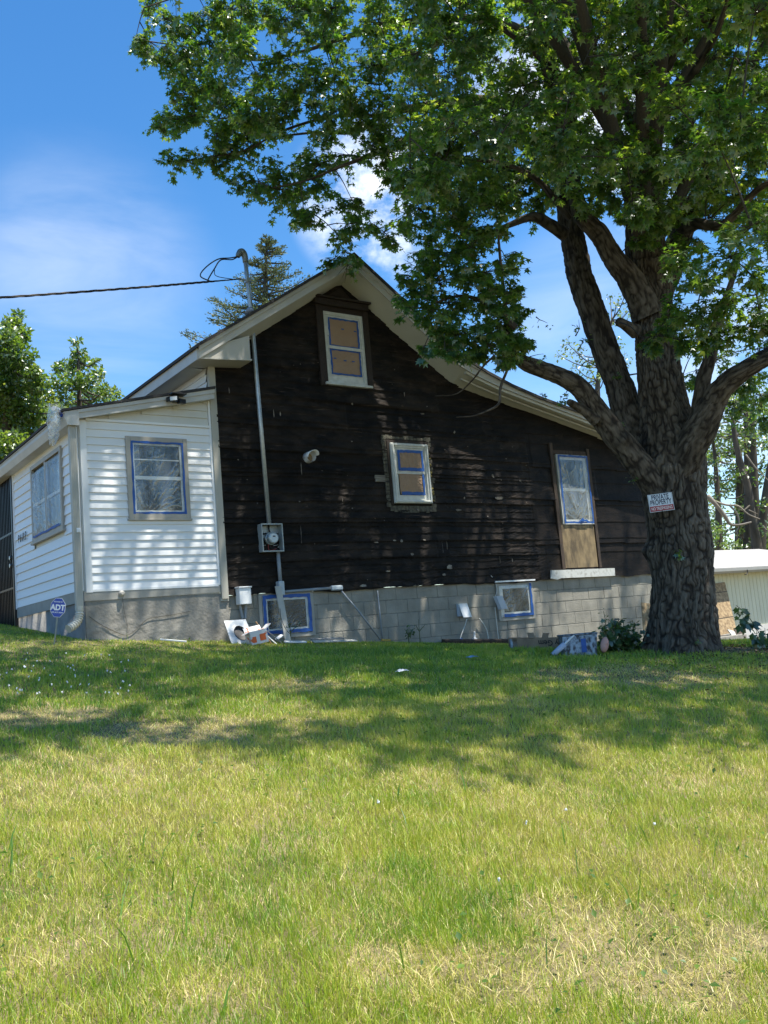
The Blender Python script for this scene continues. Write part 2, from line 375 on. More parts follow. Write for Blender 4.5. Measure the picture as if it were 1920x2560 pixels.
# --- the stripped gable wall: lapped black felt over old boards
def felt_wall():
    nx, nz = 620, 400
    xs = np.linspace(5.395, 14.6, nx)
    X = np.repeat(xs[:, None], nz, 1)
    s = np.linspace(0, 1, nz)[None, :]
    bot = 1.035 + .035*(fbm(xs*5, xs*0, 3, 3)-.5) - .03*sm(.62, .8, vn(xs*1.7, xs*0, 9))
    top = zinn(xs)+.05
    Z = bot[:, None] + (top-bot)[:, None]*s
    right = sm(11.15, 11.35, X)
    # narrow clapboard laps on the left, broad sheets on the right
    wav = .05*(fbm(X*1.3, Z*0.9, 21, 3)-.5)+.012*(fbm(X*7, Z*3, 23, 2)-.5)
    zz = Z + wav
    lap = (zz-1.03)/.118; fr = lap-np.floor(lap)
    row = np.floor(lap)
    keep = _h(row, row*0, 71)
    d1 = (.007 + .012*keep)*(1-fr)**1.2
    zb = Z + .05*(fbm(X*.55, Z*.2, 33, 2)-.5)
    edges = np.array([1.0, 1.47, 1.72, 2.02, 2.33, 2.74, 3.06, 3.42, 3.83, 4.3, 4.75, 5.2, 9])
    kk = np.clip(np.searchsorted(edges, zb.ravel(), 'right')-1, 0, len(edges)-2).reshape(Z.shape)
    e0, e1 = edges[kk], edges[kk+1]; f2 = (zb-e0)/(e1-e0)
    d2 = .022*(1-f2)**2.2
    er = np.array([.9, 1.63, 2.42, 3.0, 3.6, 9])
    zr = Z + .03*(fbm(X*.7, Z*.2, 37, 2)-.5) - .02*(np.floor(X/1.35) % 2)
    kr = np.clip(np.searchsorted(er, zr.ravel(), 'right')-1, 0, len(er)-2).reshape(Z.shape)
    f3 = (zr-er[kr])/(er[kr+1]-er[kr]); d3 = .028*(1-f3)**2.5
    # wrinkles running slightly downhill
    a = X*.96+Z*.28; b = -X*.28+Z*.96
    w1 = np.abs(fbm(a*3.2, b*22, 41, 3)-.5)*2
    w2 = fbm(a*7, b*26, 47, 3)
    pat = sm(.40, .62, fbm(X*1.3, Z*1.6, 53, 2))
    wr = (.009*(1-w1)**2 + .006*w2)*(.15+.95*pat)
    joint = np.floor((X+1.7*_h(kk, kk*0, 81)+.02*(fbm(X*3, Z*9, 83, 2)-.5))/2.15); sheet = _h(kk, joint, 85)
    joinr = np.floor((X+.9*_h(kr, kr*0, 87))/1.22); sheet = np.where(right > .5, _h(kr, joinr, 89), sheet)
    torn = sm(.60, .64, fbm(X*2.6, Z*5.5, 91, 4))*(1-right)          # places where the top layer has come away
    vert = .012*sheet - .007*torn + .006*fbm(X*9, Z*.7, 59, 2)
    y = -.012 - ((d1*(1-right) + d2*(1-.55*right)) + d3*right) - wr*(1-.45*right) - vert
    for a0, a1, b0, b1 in ((7.15, 8.06, 4.12, 5.48), (8.25, 9.05, 2.29, 3.31), (11.82, 12.78, 1.2, 3.34)):
        ins = np.clip(np.minimum(np.minimum(X-a0, a1-X), np.minimum(Z-b0, b1-Z))/.03, 0, 1); y = y*(1-ins)
    V = np.stack([X, y, Z], -1).reshape(-1, 3)
    i = np.arange(nx-1)[:, None]*nz; j = np.arange(nz-1)[None, :]
    Q = np.stack([i+j, i+nz+j, i+nz+j+1, i+j+1], -1).reshape(-1, 4)
    sV, sT = scrap_arrays(); o_ = len(V)
    me = make_mesh('gable_wall', np.vstack([V, sV]), quads=Q, tris=sT+o_, smooth=True, tint=np.r_[np.clip(.75*sheet+.55*torn, 0, 1).ravel(), np.zeros(len(sV))])
    mi = np.zeros(len(Q)+len(sT), np.int32); mi[len(Q):] = 1
    mt = bpy.data.materials.new('black_felt'); mt.use_nodes = True; nt = mt.node_tree; L = nt.links
    bs = nt.nodes['Principled BSDF']; bs.inputs['Roughness'].default_value = .6; bs.inputs['Specular IOR Level'].default_value = .14
    t = N(nt, 'ShaderNodeTexCoord')
    def nz_(scale, stretch, det=6, rough=.6, rot=0):
        mp = N(nt, 'ShaderNodeMapping'); mp.inputs['Scale'].default_value = stretch; mp.inputs['Rotation'].default_value = (0, rot, 0); L.new(t.outputs['Object'], mp.inputs[0])
        n = N(nt, 'ShaderNodeTexNoise'); n.inputs['Scale'].default_value = scale; n.inputs['Detail'].default_value = det; n.inputs['Roughness'].default_value = rough
        L.new(mp.outputs[0], n.inputs[0]); return n.outputs['Fac']
    def mr(x, lo, hi):
        n = N(nt, 'ShaderNodeMapRange', interpolation_type='SMOOTHSTEP'); n.inputs[1].default_value = lo; n.inputs[2].default_value = hi; L.new(x, n.inputs[0]); return n.outputs[0]
    def mixc(f, A, B):
        n = N(nt, 'ShaderNodeMix', data_type='RGBA'); L.new(f, n.inputs['Factor'])
        for k, c in (('A', A), ('B', B)):
            if isinstance(c, tuple): n.inputs[k].default_value = (*c, 1)
            else: L.new(c, n.inputs[k])
        return n.outputs['Result']
    c = mixc(mr(nz_(2.2, (1, 1, 2.5), 5), .35, .68), (.0045, .0040, .0040), (.020, .0150, .0118))
    c = mixc(mr(nz_(5.0, (.5, 1, 7), 7, .65, .12), .60, .74), c, (.075, .053, .040))
    c = mixc(mr(nz_(26.0, (.6, 1, 3), 3), .74, .80), c, (.14, .105, .08))
    c = mixc(mr(nz_(60.0, (1, 1, 1.6), 2), .79, .82), c, (.50, .47, .42))
    at = N(nt, 'ShaderNodeAttribute', attribute_name='tint'); ml = N(nt, 'ShaderNodeMix', data_type='RGBA', blend_type='MULTIPLY'); ml.inputs['Factor'].default_value = 1
    gr = N(nt, 'ShaderNodeMapRange'); gr.inputs[3].default_value = .62; gr.inputs[4].default_value = 1.7; L.new(at.outputs['Fac'], gr.inputs[0]); L.new(c, ml.inputs['A']); L.new(gr.outputs[0], ml.inputs['B'])
    L.new(ml.outputs['Result'], bs.inputs['Base Color'])
    bp = N(nt, 'ShaderNodeBump'); bp.inputs['Strength'].default_value = .7; bp.inputs['Distance'].default_value = .01
    L.new(nz_(24, (.5, 1, 4), 6, .65, .2), bp.inputs['Height']); L.new(bp.outputs[0], bs.inputs['Normal'])
    o = link('gable_wall', me, mt, house)
    me.materials.append(mat('torn_paper_remnant', (.30, .27, .23), .9, col2=(.12, .10, .085), vscale=10))
    me.polygons.foreach_set('material_index', mi); return o
gable = felt_wall()
tag(gable, 'blackened felt gable wall with torn laps')

# --- block foundation
fb = MB()
row = 0; z1 = 1.045
while z1 > -.75:
    z0 = z1-.198; x = 5.40 - (.2 if row % 2 else 0)
    while x < 14.5:
        x0, x1 = max(x, 5.40)+.004, min(x+.402, 14.5)-.004
        if x1-x0 > .05:
            dy = rng.uniform(0, .005); tz = rng.uniform(-.002, .002)
            fb.prism([(x0+.006, z0+.004), (x1-.006, z0+.004), (x1, z0+.010+tz), (x1, z1-.010), (x1-.006, z1-.004), (x0+.006, z1-.004+tz), (x0, z1-.010), (x0, z0+.010)], -.1, -.010+dy, FR)
        x += .402
    z1 -= .2025; row += 1
fnd = fb.build('foundation', mat('painted_block', (.30, .285, .245), .72, vary=.30, vscale=3.5, bump=.35, bscale=55), house, bevel=.004)
mo = MB(); mo.box(5.40, 14.49, -.8, 1.04, -.3, -.0125, FR)
mo.build('mortar', mat('painted_mortar', (.23, .225, .20), .85, vary=.3, vscale=14, bump=.4, bscale=80), fnd)

# --- roof slab, fascia, soffit
rf = MB()
def strip(poly_top, poly_bot, y0, y1):
    n = len(poly_top); V = []
    for (x, z), (xb, zb_) in zip(poly_top, poly_bot):
        V += [(x, y0, z), (x, y1, z), (xb, y0, zb_), (xb, y1, zb_)]
    F_ = []
    for i in range(n-1):
        a = 4*i; b = a+4
        F_ += [(a, b, b+1, a+1), (a+2, a+3, b+3, b+2), (a, a+2, b+2, b), (a+1, b+1, b+3, a+3)]
    F_ += [(0, 1, 3, 2), (4*n-4, 4*n-2, 4*n-1, 4*n-3)]
    return V, F_
tp = [(x, z+.012) for x, z in TOP]; tb = [(x, z-.035) for x, z in TOP]
tp[0] = (4.97, 4.36); tb[0] = (4.97, 4.315)
rf.add(*strip(tp, tb, OV-.05, BACK))
rf.build('roof', M_shing, house)
fa = MB()
xs = sorted(set(TOP[:, 0]) | set(FAS[1:-1, 0])); xs = [x for x in xs if x >= 5.02]
def rake(y0, y1, dt, db):
    t = [(x, float(ztop(x))-dt) for x in xs]; b = [(x, float(zfas(x))+db) for x in xs]; fa.add(*strip(t, b, y0, y1))
rake(OV-.002, OV+.022, .037, .0)                 # rake board
rake(OV-.024, OV-.003, .037, .11)                # the narrower shingle mould in front of it
fa.box(5.00, 5.022, OV+.02, BACK, 4.175, 4.325)  # eave board down the left side
fa.box(14.95, 14.97, OV, BACK, 3.27, 3.385)
fa.build('fascia', M_fasc, house)
sf = MB()
sx = np.linspace(5.5, 14.6, 90)
for a, b in zip(sx[:-1], sx[1:]):
    V = []
    for x in (a, b):
        V += [(x, OV+.02, float(zfas(x))+.012), (x, OV+.20, float(zfas(x))*.55+float(zinn(x))*.45+.012), (x, 0.02, float(zinn(x)))]
    sf.add(V, [(0, 3, 4, 1), (1, 4, 5, 2)])
sf.add([(5.02, OV+.45, 4.192), (5.335, OV+.45, 4.192), (5.335, BACK, 4.192), (5.02, BACK, 4.192)], [(0, 1, 2, 3)])
sf.build('soffit', M_soff, house)
mo = MB()                                         # bed moulding under the lower right rake
t = [(x, float(zfas(x))-.0) for x in np.linspace(9.72, 14.6, 24)]
mo.add(*strip(t, [(x, z-.045) for x, z in t], OV+.03, OV+.09))
t2 = [(x, float(zfas(x))*.5+float(zinn(x))*.5-.005) for x in np.linspace(9.72, 14.6, 24)]
mo.add(*strip(t2, [(x, z-.03) for x, z in t2], OV+.16, OV+.20))
mo.build('moulding', M_soff, house)
er = MB()                                         # boxed eave return at the foot of the left rake
er.prism([(5.02, 4.19), (5.80, 4.245), (5.80, 4.60), (5.02, 4.19+.12)], .0, .40, lambda a, b, c: (a, OV+.026+c, b))
er.prism([(5.01, 4.185), (5.815, 4.24), (5.815, 4.262), (5.01, 4.205)], .0, .43, lambda a, b, c: (a, OV+.012+c, b))
er.build('eave_return', mat('return_paint', (.46, .45, .41), .5, vary=.10, vscale=4, bump=.06), house)
bd = MB(); bd.box(5.315, 5.412, 1.0, 4.30, 0.0, .055, FR); bd.box(5.30, 5.42, .97, 1.02, 0, .03, FR)
bd.build('corner_board', mat('corner_board_paint', (.40, .385, .335), .55, vary=.14, vscale=5, stretch=(1, 1, .3), bump=.08), house)
uw = MB(); uw.box(5.33, 5.40, .02, BACK-.2, 3.5, 4.5)
uw.build('inner_wall', M_greyp, house)
sw = MB()
def courses(mb, a0, a1, b0, b1, h, xf, lean=.020, clip=None, hole=None):
    if hole:
        p, q, r, s_ = hole; z = b0
        while z < b1-.004:
            t = min(z+h, b1)
            if z < s_-.02 and t > r+.02: courses(mb, a0, p, z, t, h, xf, lean); courses(mb, q, a1, z, t, h, xf, lean)
            else: courses(mb, a0, a1, z, t, h, xf, lean)
            z = t
        return
    z = b0
    while z < b1-.004:
        t = min(z+h, b1); lo_, hi_ = a0, a1
        if clip: lo_ = clip((z+t)/2)
        if hi_-lo_ > .02:
            c0 = .006+lean; c1 = .006+lean*(1-(t-z)/h)
            mb.add([xf(*p) for p in ((lo_, z, c0), (hi_, z, c0), (hi_, t, c1), (lo_, t, c1), (lo_, z, .004), (hi_, z, .004), (lo_, z+.010, c0-.001), (hi_, z+.010, c0-.001))],
                   [(0, 1, 2, 3), (4, 5, 1, 0)])
        z = t
courses(sw, .02, BACK-.3, 3.5, 4.5, .102, LW(5.325))
sw.build('upper_siding', M_white, house)

# --- porch
PX = 3.50
pw = MB()
courses(pw, 3.60, 5.30, 1.20, 3.34, .1019, FR, hole=(4.12, 4.92, 2.10, 3.15))
pw.build('porch_front_siding', M_white, house)
bk_ = MB(); bk_.box(3.505, 5.31, 1.06, 3.37, -.06, .002, FR); bk_.prism([(3.505, 3.37), (5.31, 3.37), (5.31, 3.80), (3.505, 3.39)], -.06, .002, FR); bk_.box(.062, 6.5, 1.06, 3.39, -.06, .002, LW(PX))
bk_.build('porch_wall', mat('cream_siding', (.62, .615, .57), .5, vary=.08, vscale=3), house)
pg = MB()
courses(pg, 3.56, 5.28, 3.375, 3.85, .102, FR, clip=lambda z: np.interp(z, [3.37, 3.74], [3.66, 5.26]))
pg.build('porch_gable_siding', mat('cream_siding', (.62, .615, .57), .5, vary=.08, vscale=3), house)
pt = MB()
pt.box(3.52, 3.60, 1.165, 3.345, .0, .034, FR); pt.box(5.285, 5.314, 1.19, 3.77, .0, .034, FR)
pt.box(3.60, 5.285, 3.342, 3.372, .0, .036, FR); pt.box(3.60, 5.285, 1.172, 1.199, .0, .034, FR)
pt.box(3.515, 3.53, .0, .035, 1.16, 3.345)
pt.build('porch_trim', M_white, house)
pb = MB(); pb.prism([(3.49, 1.06), (5.32, 1.088), (5.32, 1.19), (3.49, 1.172)], .0, .028, FR)
pb.prism([(0.03, 1.06), (6.5, 1.04), (6.5, 1.20), (0.03, 1.20)], .0, .02, LW(PX))
pb.build('porch_band', M_greyp, house)
stu = MB()
nx_, nz_ = 90, 40
V = []; Q = []
for i in range(nx_):
    for j in range(nz_):
        x = 3.505+(5.42-3.505)*i/(nx_-1); z = -.1+(1.075+.1)*j/(nz_-1)
        y = -.004-.016*float(fbm(x*3.1, z*3.1, 61, 4)) - .012*max(0.0, 1-abs(z-(.66+.10*math.sin(x*5.2)+.05*math.sin(x*11)))/.03)*(x < 4.7)
        V.append((x, y, z))
for i in range(nx_-1):
    for j in range(nz_-1):
        a = i*nz_+j; Q.append((a, a+nz_, a+nz_+1, a+1))
stu.add(V, Q)
stu.box(PX, PX+.01, .0, 6.5, -.2, 1.06)
st = stu.build('porch_foundation', mat('cracked_stucco', (.29, .275, .245), .8, vary=.3, vscale=4, bump=.5, bscale=25), house, smooth=True)
ck = MB()                                         # the crack that runs through the stucco
cp_ = [yp(u, v, -.03) for u, v in ((222, 1540), (250, 1560), (280, 1575), (310, 1587), (330, 1582), (352, 1562), (372, 1546), (400, 1541), (440, 1535), (476, 1528))]
ck.tube(smooth_path(cp_, 3), .004, 5)
ck.tube(smooth_path([yp(u, v, -.03) for u, v in ((306, 1495), (311, 1530), (318, 1560), (320, 1588))], 3), .003, 5)
ck.build('crack', mat('crack_filler', (.12, .115, .10), .95), st)
ls = MB()
courses(ls, .055, 3.22, 1.20, 3.36, .1275, LW(PX), hole=(.64, 2.11, 2.07, 3.13)); courses(ls, 4.32, 6.5, .95, 3.36, .1275, LW(PX))
ls.build('porch_side_siding', M_white, house)
lt = MB(); lt.box(.0, .055, 1.19, 3.36, .0, .034, LW(PX)); lt.box(3.22, 3.255, 1.18, 3.36, .0, .036, LW(PX)); lt.box(.05, 6.5, 3.36, 3.40, .0, .03, LW(PX)); lt.box(4.285, 4.32, .9, 3.36, .0, .036, LW(PX))
lt.build('porch_side_trim', M_white, house)
# porch roof: a low shed that falls to the left
pr = MB()
pr.add(*strip([(3.27, 3.43), (5.34, 3.895)], [(3.27, 3.40), (5.34, 3.86)], -.20, 6.6))
pr.build('porch_roof', M_shing, house)
pf = MB()
pf.add(*strip([(3.46, 3.435), (5.33, 3.855)], [(3.46, 3.325), (5.33, 3.725)], -.165, -.14))
pf.add(*strip([(3.46, 3.435), (5.33, 3.855)], [(3.46, 3.395), (5.33, 3.80)], -.182, -.167))
pf.build('porch_fascia', M_fasc, house)
ps = MB(); ps.add([(3.46, -.14, 3.34), (5.33, -.14, 3.73), (5.33, .0, 3.73), (3.46, 0, 3.34), (3.30, -.14, 3.33), (3.50, -.14, 3.33), (3.50, 6.5, 3.39), (3.30, 6.5, 3.33)], [(0, 1, 2, 3), (4, 5, 6, 7)])
ps.build('porch_soffit', M_soff, house)
gu = MB()
gu.prism([(3.335, 3.24), (3.47, 3.24), (3.47, 3.375), (3.315, 3.395), (3.30, 3.385), (3.30, 3.33)], .0, 6.7, lambda a, b, c: (a, -.17+c, b))
gu.prism([(3.29, 3.395), (3.30, 3.40), (3.32, 3.40), (3.32, 3.385), (3.29, 3.38)], .0, 6.7, lambda a, b, c: (a, -.175+c, b))
gu.prism([(3.33, 3.235), (3.475, 3.235), (3.475, 3.44), (3.31, 3.40), (3.295, 3.33)], .0, .006, lambda a, b, c: (a, -.178+c, b))
gt = gu.build('gutter', M_fasc, house)
ds = MB()
ds.box(3.365, 3.45, .96, 3.30, .055, .125, FR)
for k in range(3):                                 # ribs folded into the downspout face
    ds.box(3.382+.022*k, 3.39+.022*k, .98, 3.28, .125, .129, FR)
dsp = ds.build('downspout', mat('downspout_paint', (.40, .39, .345), .5, vary=.1, vscale=3), house, bevel=.004)
el = MB(); pa = smooth_path([(3.41, -.09, 1.0), (3.405, -.09, .90), (3.385, -.10, .83), (3.33, -.12, .775), (3.25, -.15, .735)], 10)
rr = .047+.0055*np.sign(np.sin(np.arange(len(pa))*1.6)); rr[:6] = .047
el.tube(pa, rr, 14)
el.build('elbow', mat('corrugated_elbow', (.50, .485, .42), .5), dsp)

# --- wrinkled sheets, tape and windows
def film(name, a0, a1, b0, b1, c, xf, parent, seed, origin=(.3, 0), amp=.012, mt=None, n=60, strength=1.0, haze=.15):
    A, B = np.meshgrid(np.linspace(a0, a1, n), np.linspace(b0, b1, n), indexing='ij')
    s, t_ = (A-a0)/(a1-a0), (B-b0)/(b1-b0)
    ang = np.arctan2(t_-origin[1]+.02, s-origin[0]); rad = np.hypot(s-origin[0], t_-origin[1])
    r1 = fbm(ang*9, rad*1.2, seed, 3); r2 = fbm(s*2.5+t_*1.2, t_*9-s*5, seed+3, 3)
    ridge = np.clip(1-np.abs(r1-.5)*9, 0, 1)**2 + .55*np.clip(1-np.abs(r2-.5)*10, 0, 1)**2
    edge = np.minimum(np.minimum(s, 1-s), np.minimum(t_, 1-t_))
    h = amp*(ridge*.8+fbm(s*4, t_*4, seed+9, 3))*np.clip(edge*9, 0, 1)
    V = np.array([xf(a, b, c+hh) for a, b, hh in zip(A.ravel(), B.ravel(), h.ravel())])
    i = np.arange(n-1)[:, None]*n; j = np.arange(n-1)[None, :]
    Q = np.stack([i+j, i+n+j, i+n+j+1, i+j+1], -1).reshape(-1, 4)
    tint = np.clip(haze + strength*ridge.ravel()*.32 + .75*(fbm(s*3.2+.3*t_, t_*1.3, seed+5, 3).ravel()-.46), 0, 1)
    me = make_mesh(name, V, quads=Q, smooth=True, tint=tint)
    return link(name, me, mt or M_film, parent)
def tapeframe(a0, a1, b0, b1, w, c, xf, parent, sides='lrtb', wb=None):
    tb_ = MB()
    def st_(p, q, r, s_):
        # a strip with slightly uneven edges
        n = 10
        hor = (q-p) > (s_-r); V = []
        for k in range(n+1):
            f = k/n
            if hor:
                x = p+(q-p)*f; V += [(x, r+random.uniform(-.0065, .0065), c), (x, s_+random.uniform(-.0065, .0065), c+.001)]
            else:
                y = r+(s_-r)*f; V += [(p+random.uniform(-.0065, .0065), y, c), (q+random.uniform(-.0065, .0065), y, c+.001)]
        tb_.add([xf(*v) for v in V], [(2*k, 2*k+1, 2*k+3, 2*k+2) for k in range(n)])
    wb = wb or w
    if 'l' in sides: st_(a0, a0+w, b0, b1)
    if 'r' in sides: st_(a1-w, a1, b0, b1)
    if 'b' in sides: st_(a0+w, a1-w, b0, b0+wb)
    if 't' in sides: st_(a0+w, a1-w, b1-w, b1)
    return tb_, tb_.build('masking_tape', M_tape, parent)

# porch front window
w1 = MB(); w1.frame(4.10, 4.94, 2.085, 3.165, .062, .0, .052, FR); w1.box(4.085, 4.955, 2.06, 2.085, 0, .06, FR)
w1 = w1.build('window', mat('grey_window_trim', (.37, .345, .30), .5, vary=.15, vscale=8), house, bevel=.004); tag(w1, 'porch window taped over with clear plastic')
s1 = MB(); s1.frame(4.163, 4.877, 2.148, 3.102, .045, .005, .035, FR); s1.box(4.2, 4.84, 2.60, 2.645, .005, .034, FR); s1.box(4.21, 4.83, 2.86, 2.875, .006, .016, FR)
s1.build('sash', M_winw, w1)
g1 = MB(); g1.box(4.2, 4.84, 2.19, 3.06, .004, .012, FR); g1.build('glass_pane', M_glass, w1)
tapeframe(4.16, 4.88, 2.145, 3.105, .026, .0545, FR, w1)
film('plastic_sheet', 4.165, 4.875, 2.15, 3.10, .042, FR, w1, 101, (.25, .0), .010, strength=.9, haze=.08)
# porch side window (twin sash)
XL = LW(PX)
w2 = MB(); w2.frame(.62, 2.13, 2.05, 3.15, .06, .0, .05, XL); w2.box(1.36, 1.42, 2.11, 3.09, 0, .045, XL); w2.box(.58, 2.17, 2.02, 2.05, .0, .065, XL)
w2 = w2.build('window', mat('grey_window_trim', (.4, .4, .4)), house, bevel=.004); tag(w2, 'twin porch window under milky plastic')
s2 = MB(); s2.box(.68, 1.36, 2.56, 2.60, 0, .03, XL); s2.box(1.42, 2.07, 2.56, 2.60, 0, .03, XL); s2.build('sash', M_winw, w2)
g2 = MB(); g2.box(.68, 2.07, 2.11, 3.09, .002, .010, XL); g2.build('glass_pane', M_glass, w2)
film('plastic_sheet', .68, 1.36, 2.11, 3.06, .045, XL, w2, 111, (.3, 0), .014, haze=.55, strength=.5)
film('plastic_sheet', 1.42, 2.07, 2.11, 3.03, .045, XL, w2, 117, (.6, 0), .014, haze=.55, strength=.5)
tapeframe(.68, 2.07, 2.105, 2.16, .03, .062, XL, w2, 'b')
# barred security door
dr = MB(); dr.frame(3.26, 4.28, .86, 3.33, .05, .0, .05, XL)
for k in range(9): dr.box(3.36+.10*k, 3.378+.10*k, .9, 3.29, .02, .04, XL)
for z in (1.5, 2.35): dr.box(3.30, 4.24, z, z+.03, .022, .042, XL)
dr.box(3.30, 4.24, .9, 3.29, .0, .012, XL)
dr = dr.build('security_door', M_black, house)
for z, nm in ((1.98, 'deadbolt'), (1.86, 'door_knob')):
    kn = MB(); kn.tube([(PX-.04, 3.40, z), (PX-.075, 3.40, z)], [.03, .035], 12)
    kn.build(nm, mat('brushed_nickel', (.55, .53, .5), .3, metal=.9), dr, bevel=.004)
stp = MB(); stp.box(3.0, 3.5, 3.1, 6.0, .5, .86); stp.build('porch_step', mat('old_concrete', (.16, .155, .14), .9, vary=.4, vscale=4, bump=.4), house)

# attic window with its dark casing
w3 = MB()
w3.box(7.13, 7.255, 4.10, 5.36, .0, .07, FR); w3.box(7.985, 8.08, 4.10, 5.36, .0, .07, FR)
w3.box(7.255, 7.985, 5.285, 5.36, .0, .055, FR)
w3 = w3.build('window', M_dkwood, house, bevel=.006); tag(w3, 'attic window in a dark weathered casing, papered inside blue tape')
hd = MB(); hd.box(7.09, 8.07, 5.36, 5.455, .0, .12, FR); hd.box(7.07, 8.09, 5.455, 5.485, .0, .17, FR)
hd.prism([(7.30, 5.487), (7.86, 5.487), (7.62, 5.70)], .0, .05, FR)
hd.build('window_hood', M_dkwood, w3, bevel=.006)
f3 = MB(); f3.frame(7.257, 7.983, 4.155, 5.283, .055, .0, .045, FR); f3.box(7.20, 8.04, 4.115, 4.153, .0, .105, FR)
f3.build('frame', M_winw, w3, bevel=.004)
s3 = MB(); s3.frame(7.315, 7.925, 4.70, 5.225, .05, .0, .034, FR); s3.frame(7.315, 7.925, 4.21, 4.735, .04, .0, .028, FR, wb=.10); s3.box(7.31, 7.93, 4.70, 4.745, .028, .046, FR)
s3.build('sash', M_winw, w3)
film('kraft_paper', 7.36, 7.88, 4.75, 5.18, .0355, FR, w3, 131, (.5, .5), .004, M_kraft, 40)
film('kraft_paper', 7.355, 7.885, 4.31, 4.70, .0295, FR, w3, 137, (.5, .5), .006, M_kraft, 40)
tb3, o3 = tapeframe(7.345, 7.895, 4.735, 5.195, .027, .042, FR, w3)
for (a, b) in ((7.60, 5.03), (7.83, 5.02), (7.42, 4.55), (7.60, 4.53), (7.75, 4.53)): MB().box(a-.025, a+.025, b-.008, b+.008, .041, .0425, FR).build('tape_tab', M_tape, w3)
tapeframe(7.345, 7.895, 4.295, 4.705, .027, .0395, FR, w3)

# middle window
w4 = MB(); w4.frame(8.285, 9.015, 2.325, 3.275, .075, .0, .095, FR, wb=.05); w4.frame(8.30, 9.0, 2.34, 3.26, .03, .095, .115, FR)
w4 = w4.build('window', M_winw, house, bevel=.006); tag(w4, 'middle window papered in kraft with blue tape around')
s4 = MB(); s4.frame(8.36, 8.94, 2.79, 3.20, .05, .0, .075, FR); s4.frame(8.36, 8.94, 2.375, 2.83, .045, .0, .06, FR, wb=.08)
s4.build('sash', M_winw, w4)
film('kraft_paper', 8.42, 8.89, 2.85, 3.15, .079, FR, w4, 141, (.5, -.3), .012, M_kraft, 50)
film('kraft_paper', 8.42, 8.89, 2.47, 2.79, .063, FR, w4, 147, (.3, 1.2), .012, M_kraft, 50)
tapeframe(8.40, 8.90, 2.835, 3.165, .04, .094, FR, w4, wb=.05)
tapeframe(8.40, 8.90, 2.455, 2.80, .035, .078, FR, w4, 'rb', wb=.05)
sd4 = MB(); sd4.box(8.235, 8.283, 2.30, 3.30, .0, .06, FR); sd4.box(8.235, 9.06, 3.278, 3.33, .0, .05, FR); sd4.build('casing', M_dkwood, w4)
# the old brick-patterned paper left around it
br = MB()
for k in range(17):
    z = 2.27+k*.066
    if k < 17:
        br.box(8.155+random.uniform(-.01, .01), 8.232, z, z+.058, .0, .045+random.uniform(0, .006), FR)
        br.box(9.035, 9.10+random.uniform(-.01, .03), z, z+.058, .0, .043+random.uniform(0, .006), FR)
for k in range(14):
    br.box(8.16+.069*k, 8.224+.069*k, 3.345, 3.40+random.uniform(-.02, .01), .0, .045, FR)
    if k > 0: br.box(8.15+.069*k, 8.214+.069*k, 2.19+random.uniform(-.01, .02), 2.29, .0, .045, FR)
fo = MB()
for k in range(26):
    z = rng.uniform(2.35, 3.15); r = rng.uniform(.008, .022); x = 9.035+rng.uniform(-.01, .045)
    fo.tube([(x, -.04, z-r), (x+rng.uniform(-.01, .01), -.06, z), (x, -.04, z+r)], [r*.4, r, r*.3], 6)
fo_o = len(br.F); br.add(fo.V, fo.F); br = br.build('brick_paper', mat('brick_pattern_paper', (.13, .125, .095), .9, col2=(.045, .04, .035), vscale=22, bump=.4, bscale=60), house)
br.data.materials.append(mat('yellow_foam', (.42, .35, .12), .9, vary=.4, vscale=40))
for k, pg_ in enumerate(br.data.polygons): pg_.material_index = 1 if k >= fo_o else 0
bo = MB(); bo.box(7.98, 8.16, 2.66, 2.70, 0, .05, FR); bo.box(7.97, 8.16, 2.705, 2.76, 0, .052, FR)
bo.build('bare_clapboard', mat('bare_grey_clapboard', (.22, .205, .175), .85, col2=(.09, .08, .07), vscale=12, stretch=(.3, 1, 3)), house)

# tall right window, plywood infill, sill board
w5 = MB(); w5.frame(11.93, 12.72, 1.985, 3.25, .04, .0, .06, FR)
w5 = w5.build('window', M_winw, house, bevel=.004); tag(w5, 'tall right window covered in wrinkled plastic')
s5 = MB(); s5.frame(11.97, 12.68, 2.6, 3.21, .045, 0, .03, FR); s5.frame(11.97, 12.68, 2.03, 2.64, .045, 0, .034, FR); s5.build('sash', M_winw, w5)
g5 = MB(); g5.box(12.01, 12.64, 2.07, 3.17, .004, .012, FR); g5.build('glass_pane', M_glass, w5)
tapeframe(11.955, 12.71, 2.0, 3.24, .036, .075, FR, w5)
film('plastic_sheet', 11.97, 12.70, 2.015, 3.225, .062, FR, w5, 151, (.55, 0.02), .016, haze=.34, strength=.8)
bt = MB()
bt.prism([(12.28, 2.035), (12.55, 2.035), (12.5, 2.07), (12.44, 2.06), (12.40, 2.10), (12.35, 2.065)], .088, .094, FR); bt.build('masking_tape', M_tape, w5)
pl = MB(); pl.box(11.87, 12.71, 1.215, 1.98, .0, .045, FR); pl.build('plywood_panel', M_ply, house)
cs = MB(); cs.box(11.79, 11.865, 1.2, 3.45, .0, .06, FR); cs.box(12.735, 12.80, 1.2, 3.38, .0, .055, FR); cs.box(11.87, 12.73, 3.26, 3.33, 0, .04, FR)
cs.build('window_casing', M_brwood, house)
si = MB(); si.prism([(11.46, 1.045), (11.62, 1.02), (11.7, 1.04), (13.10, 1.035), (13.11, 1.175), (11.50, 1.185)], .0, .075, FR)
si.build('sill_board', mat('chipped_white_board', (.55, .56, .54), .6, col2=(.3, .29, .26), vscale=14, lo=.5, hi=.75), house)
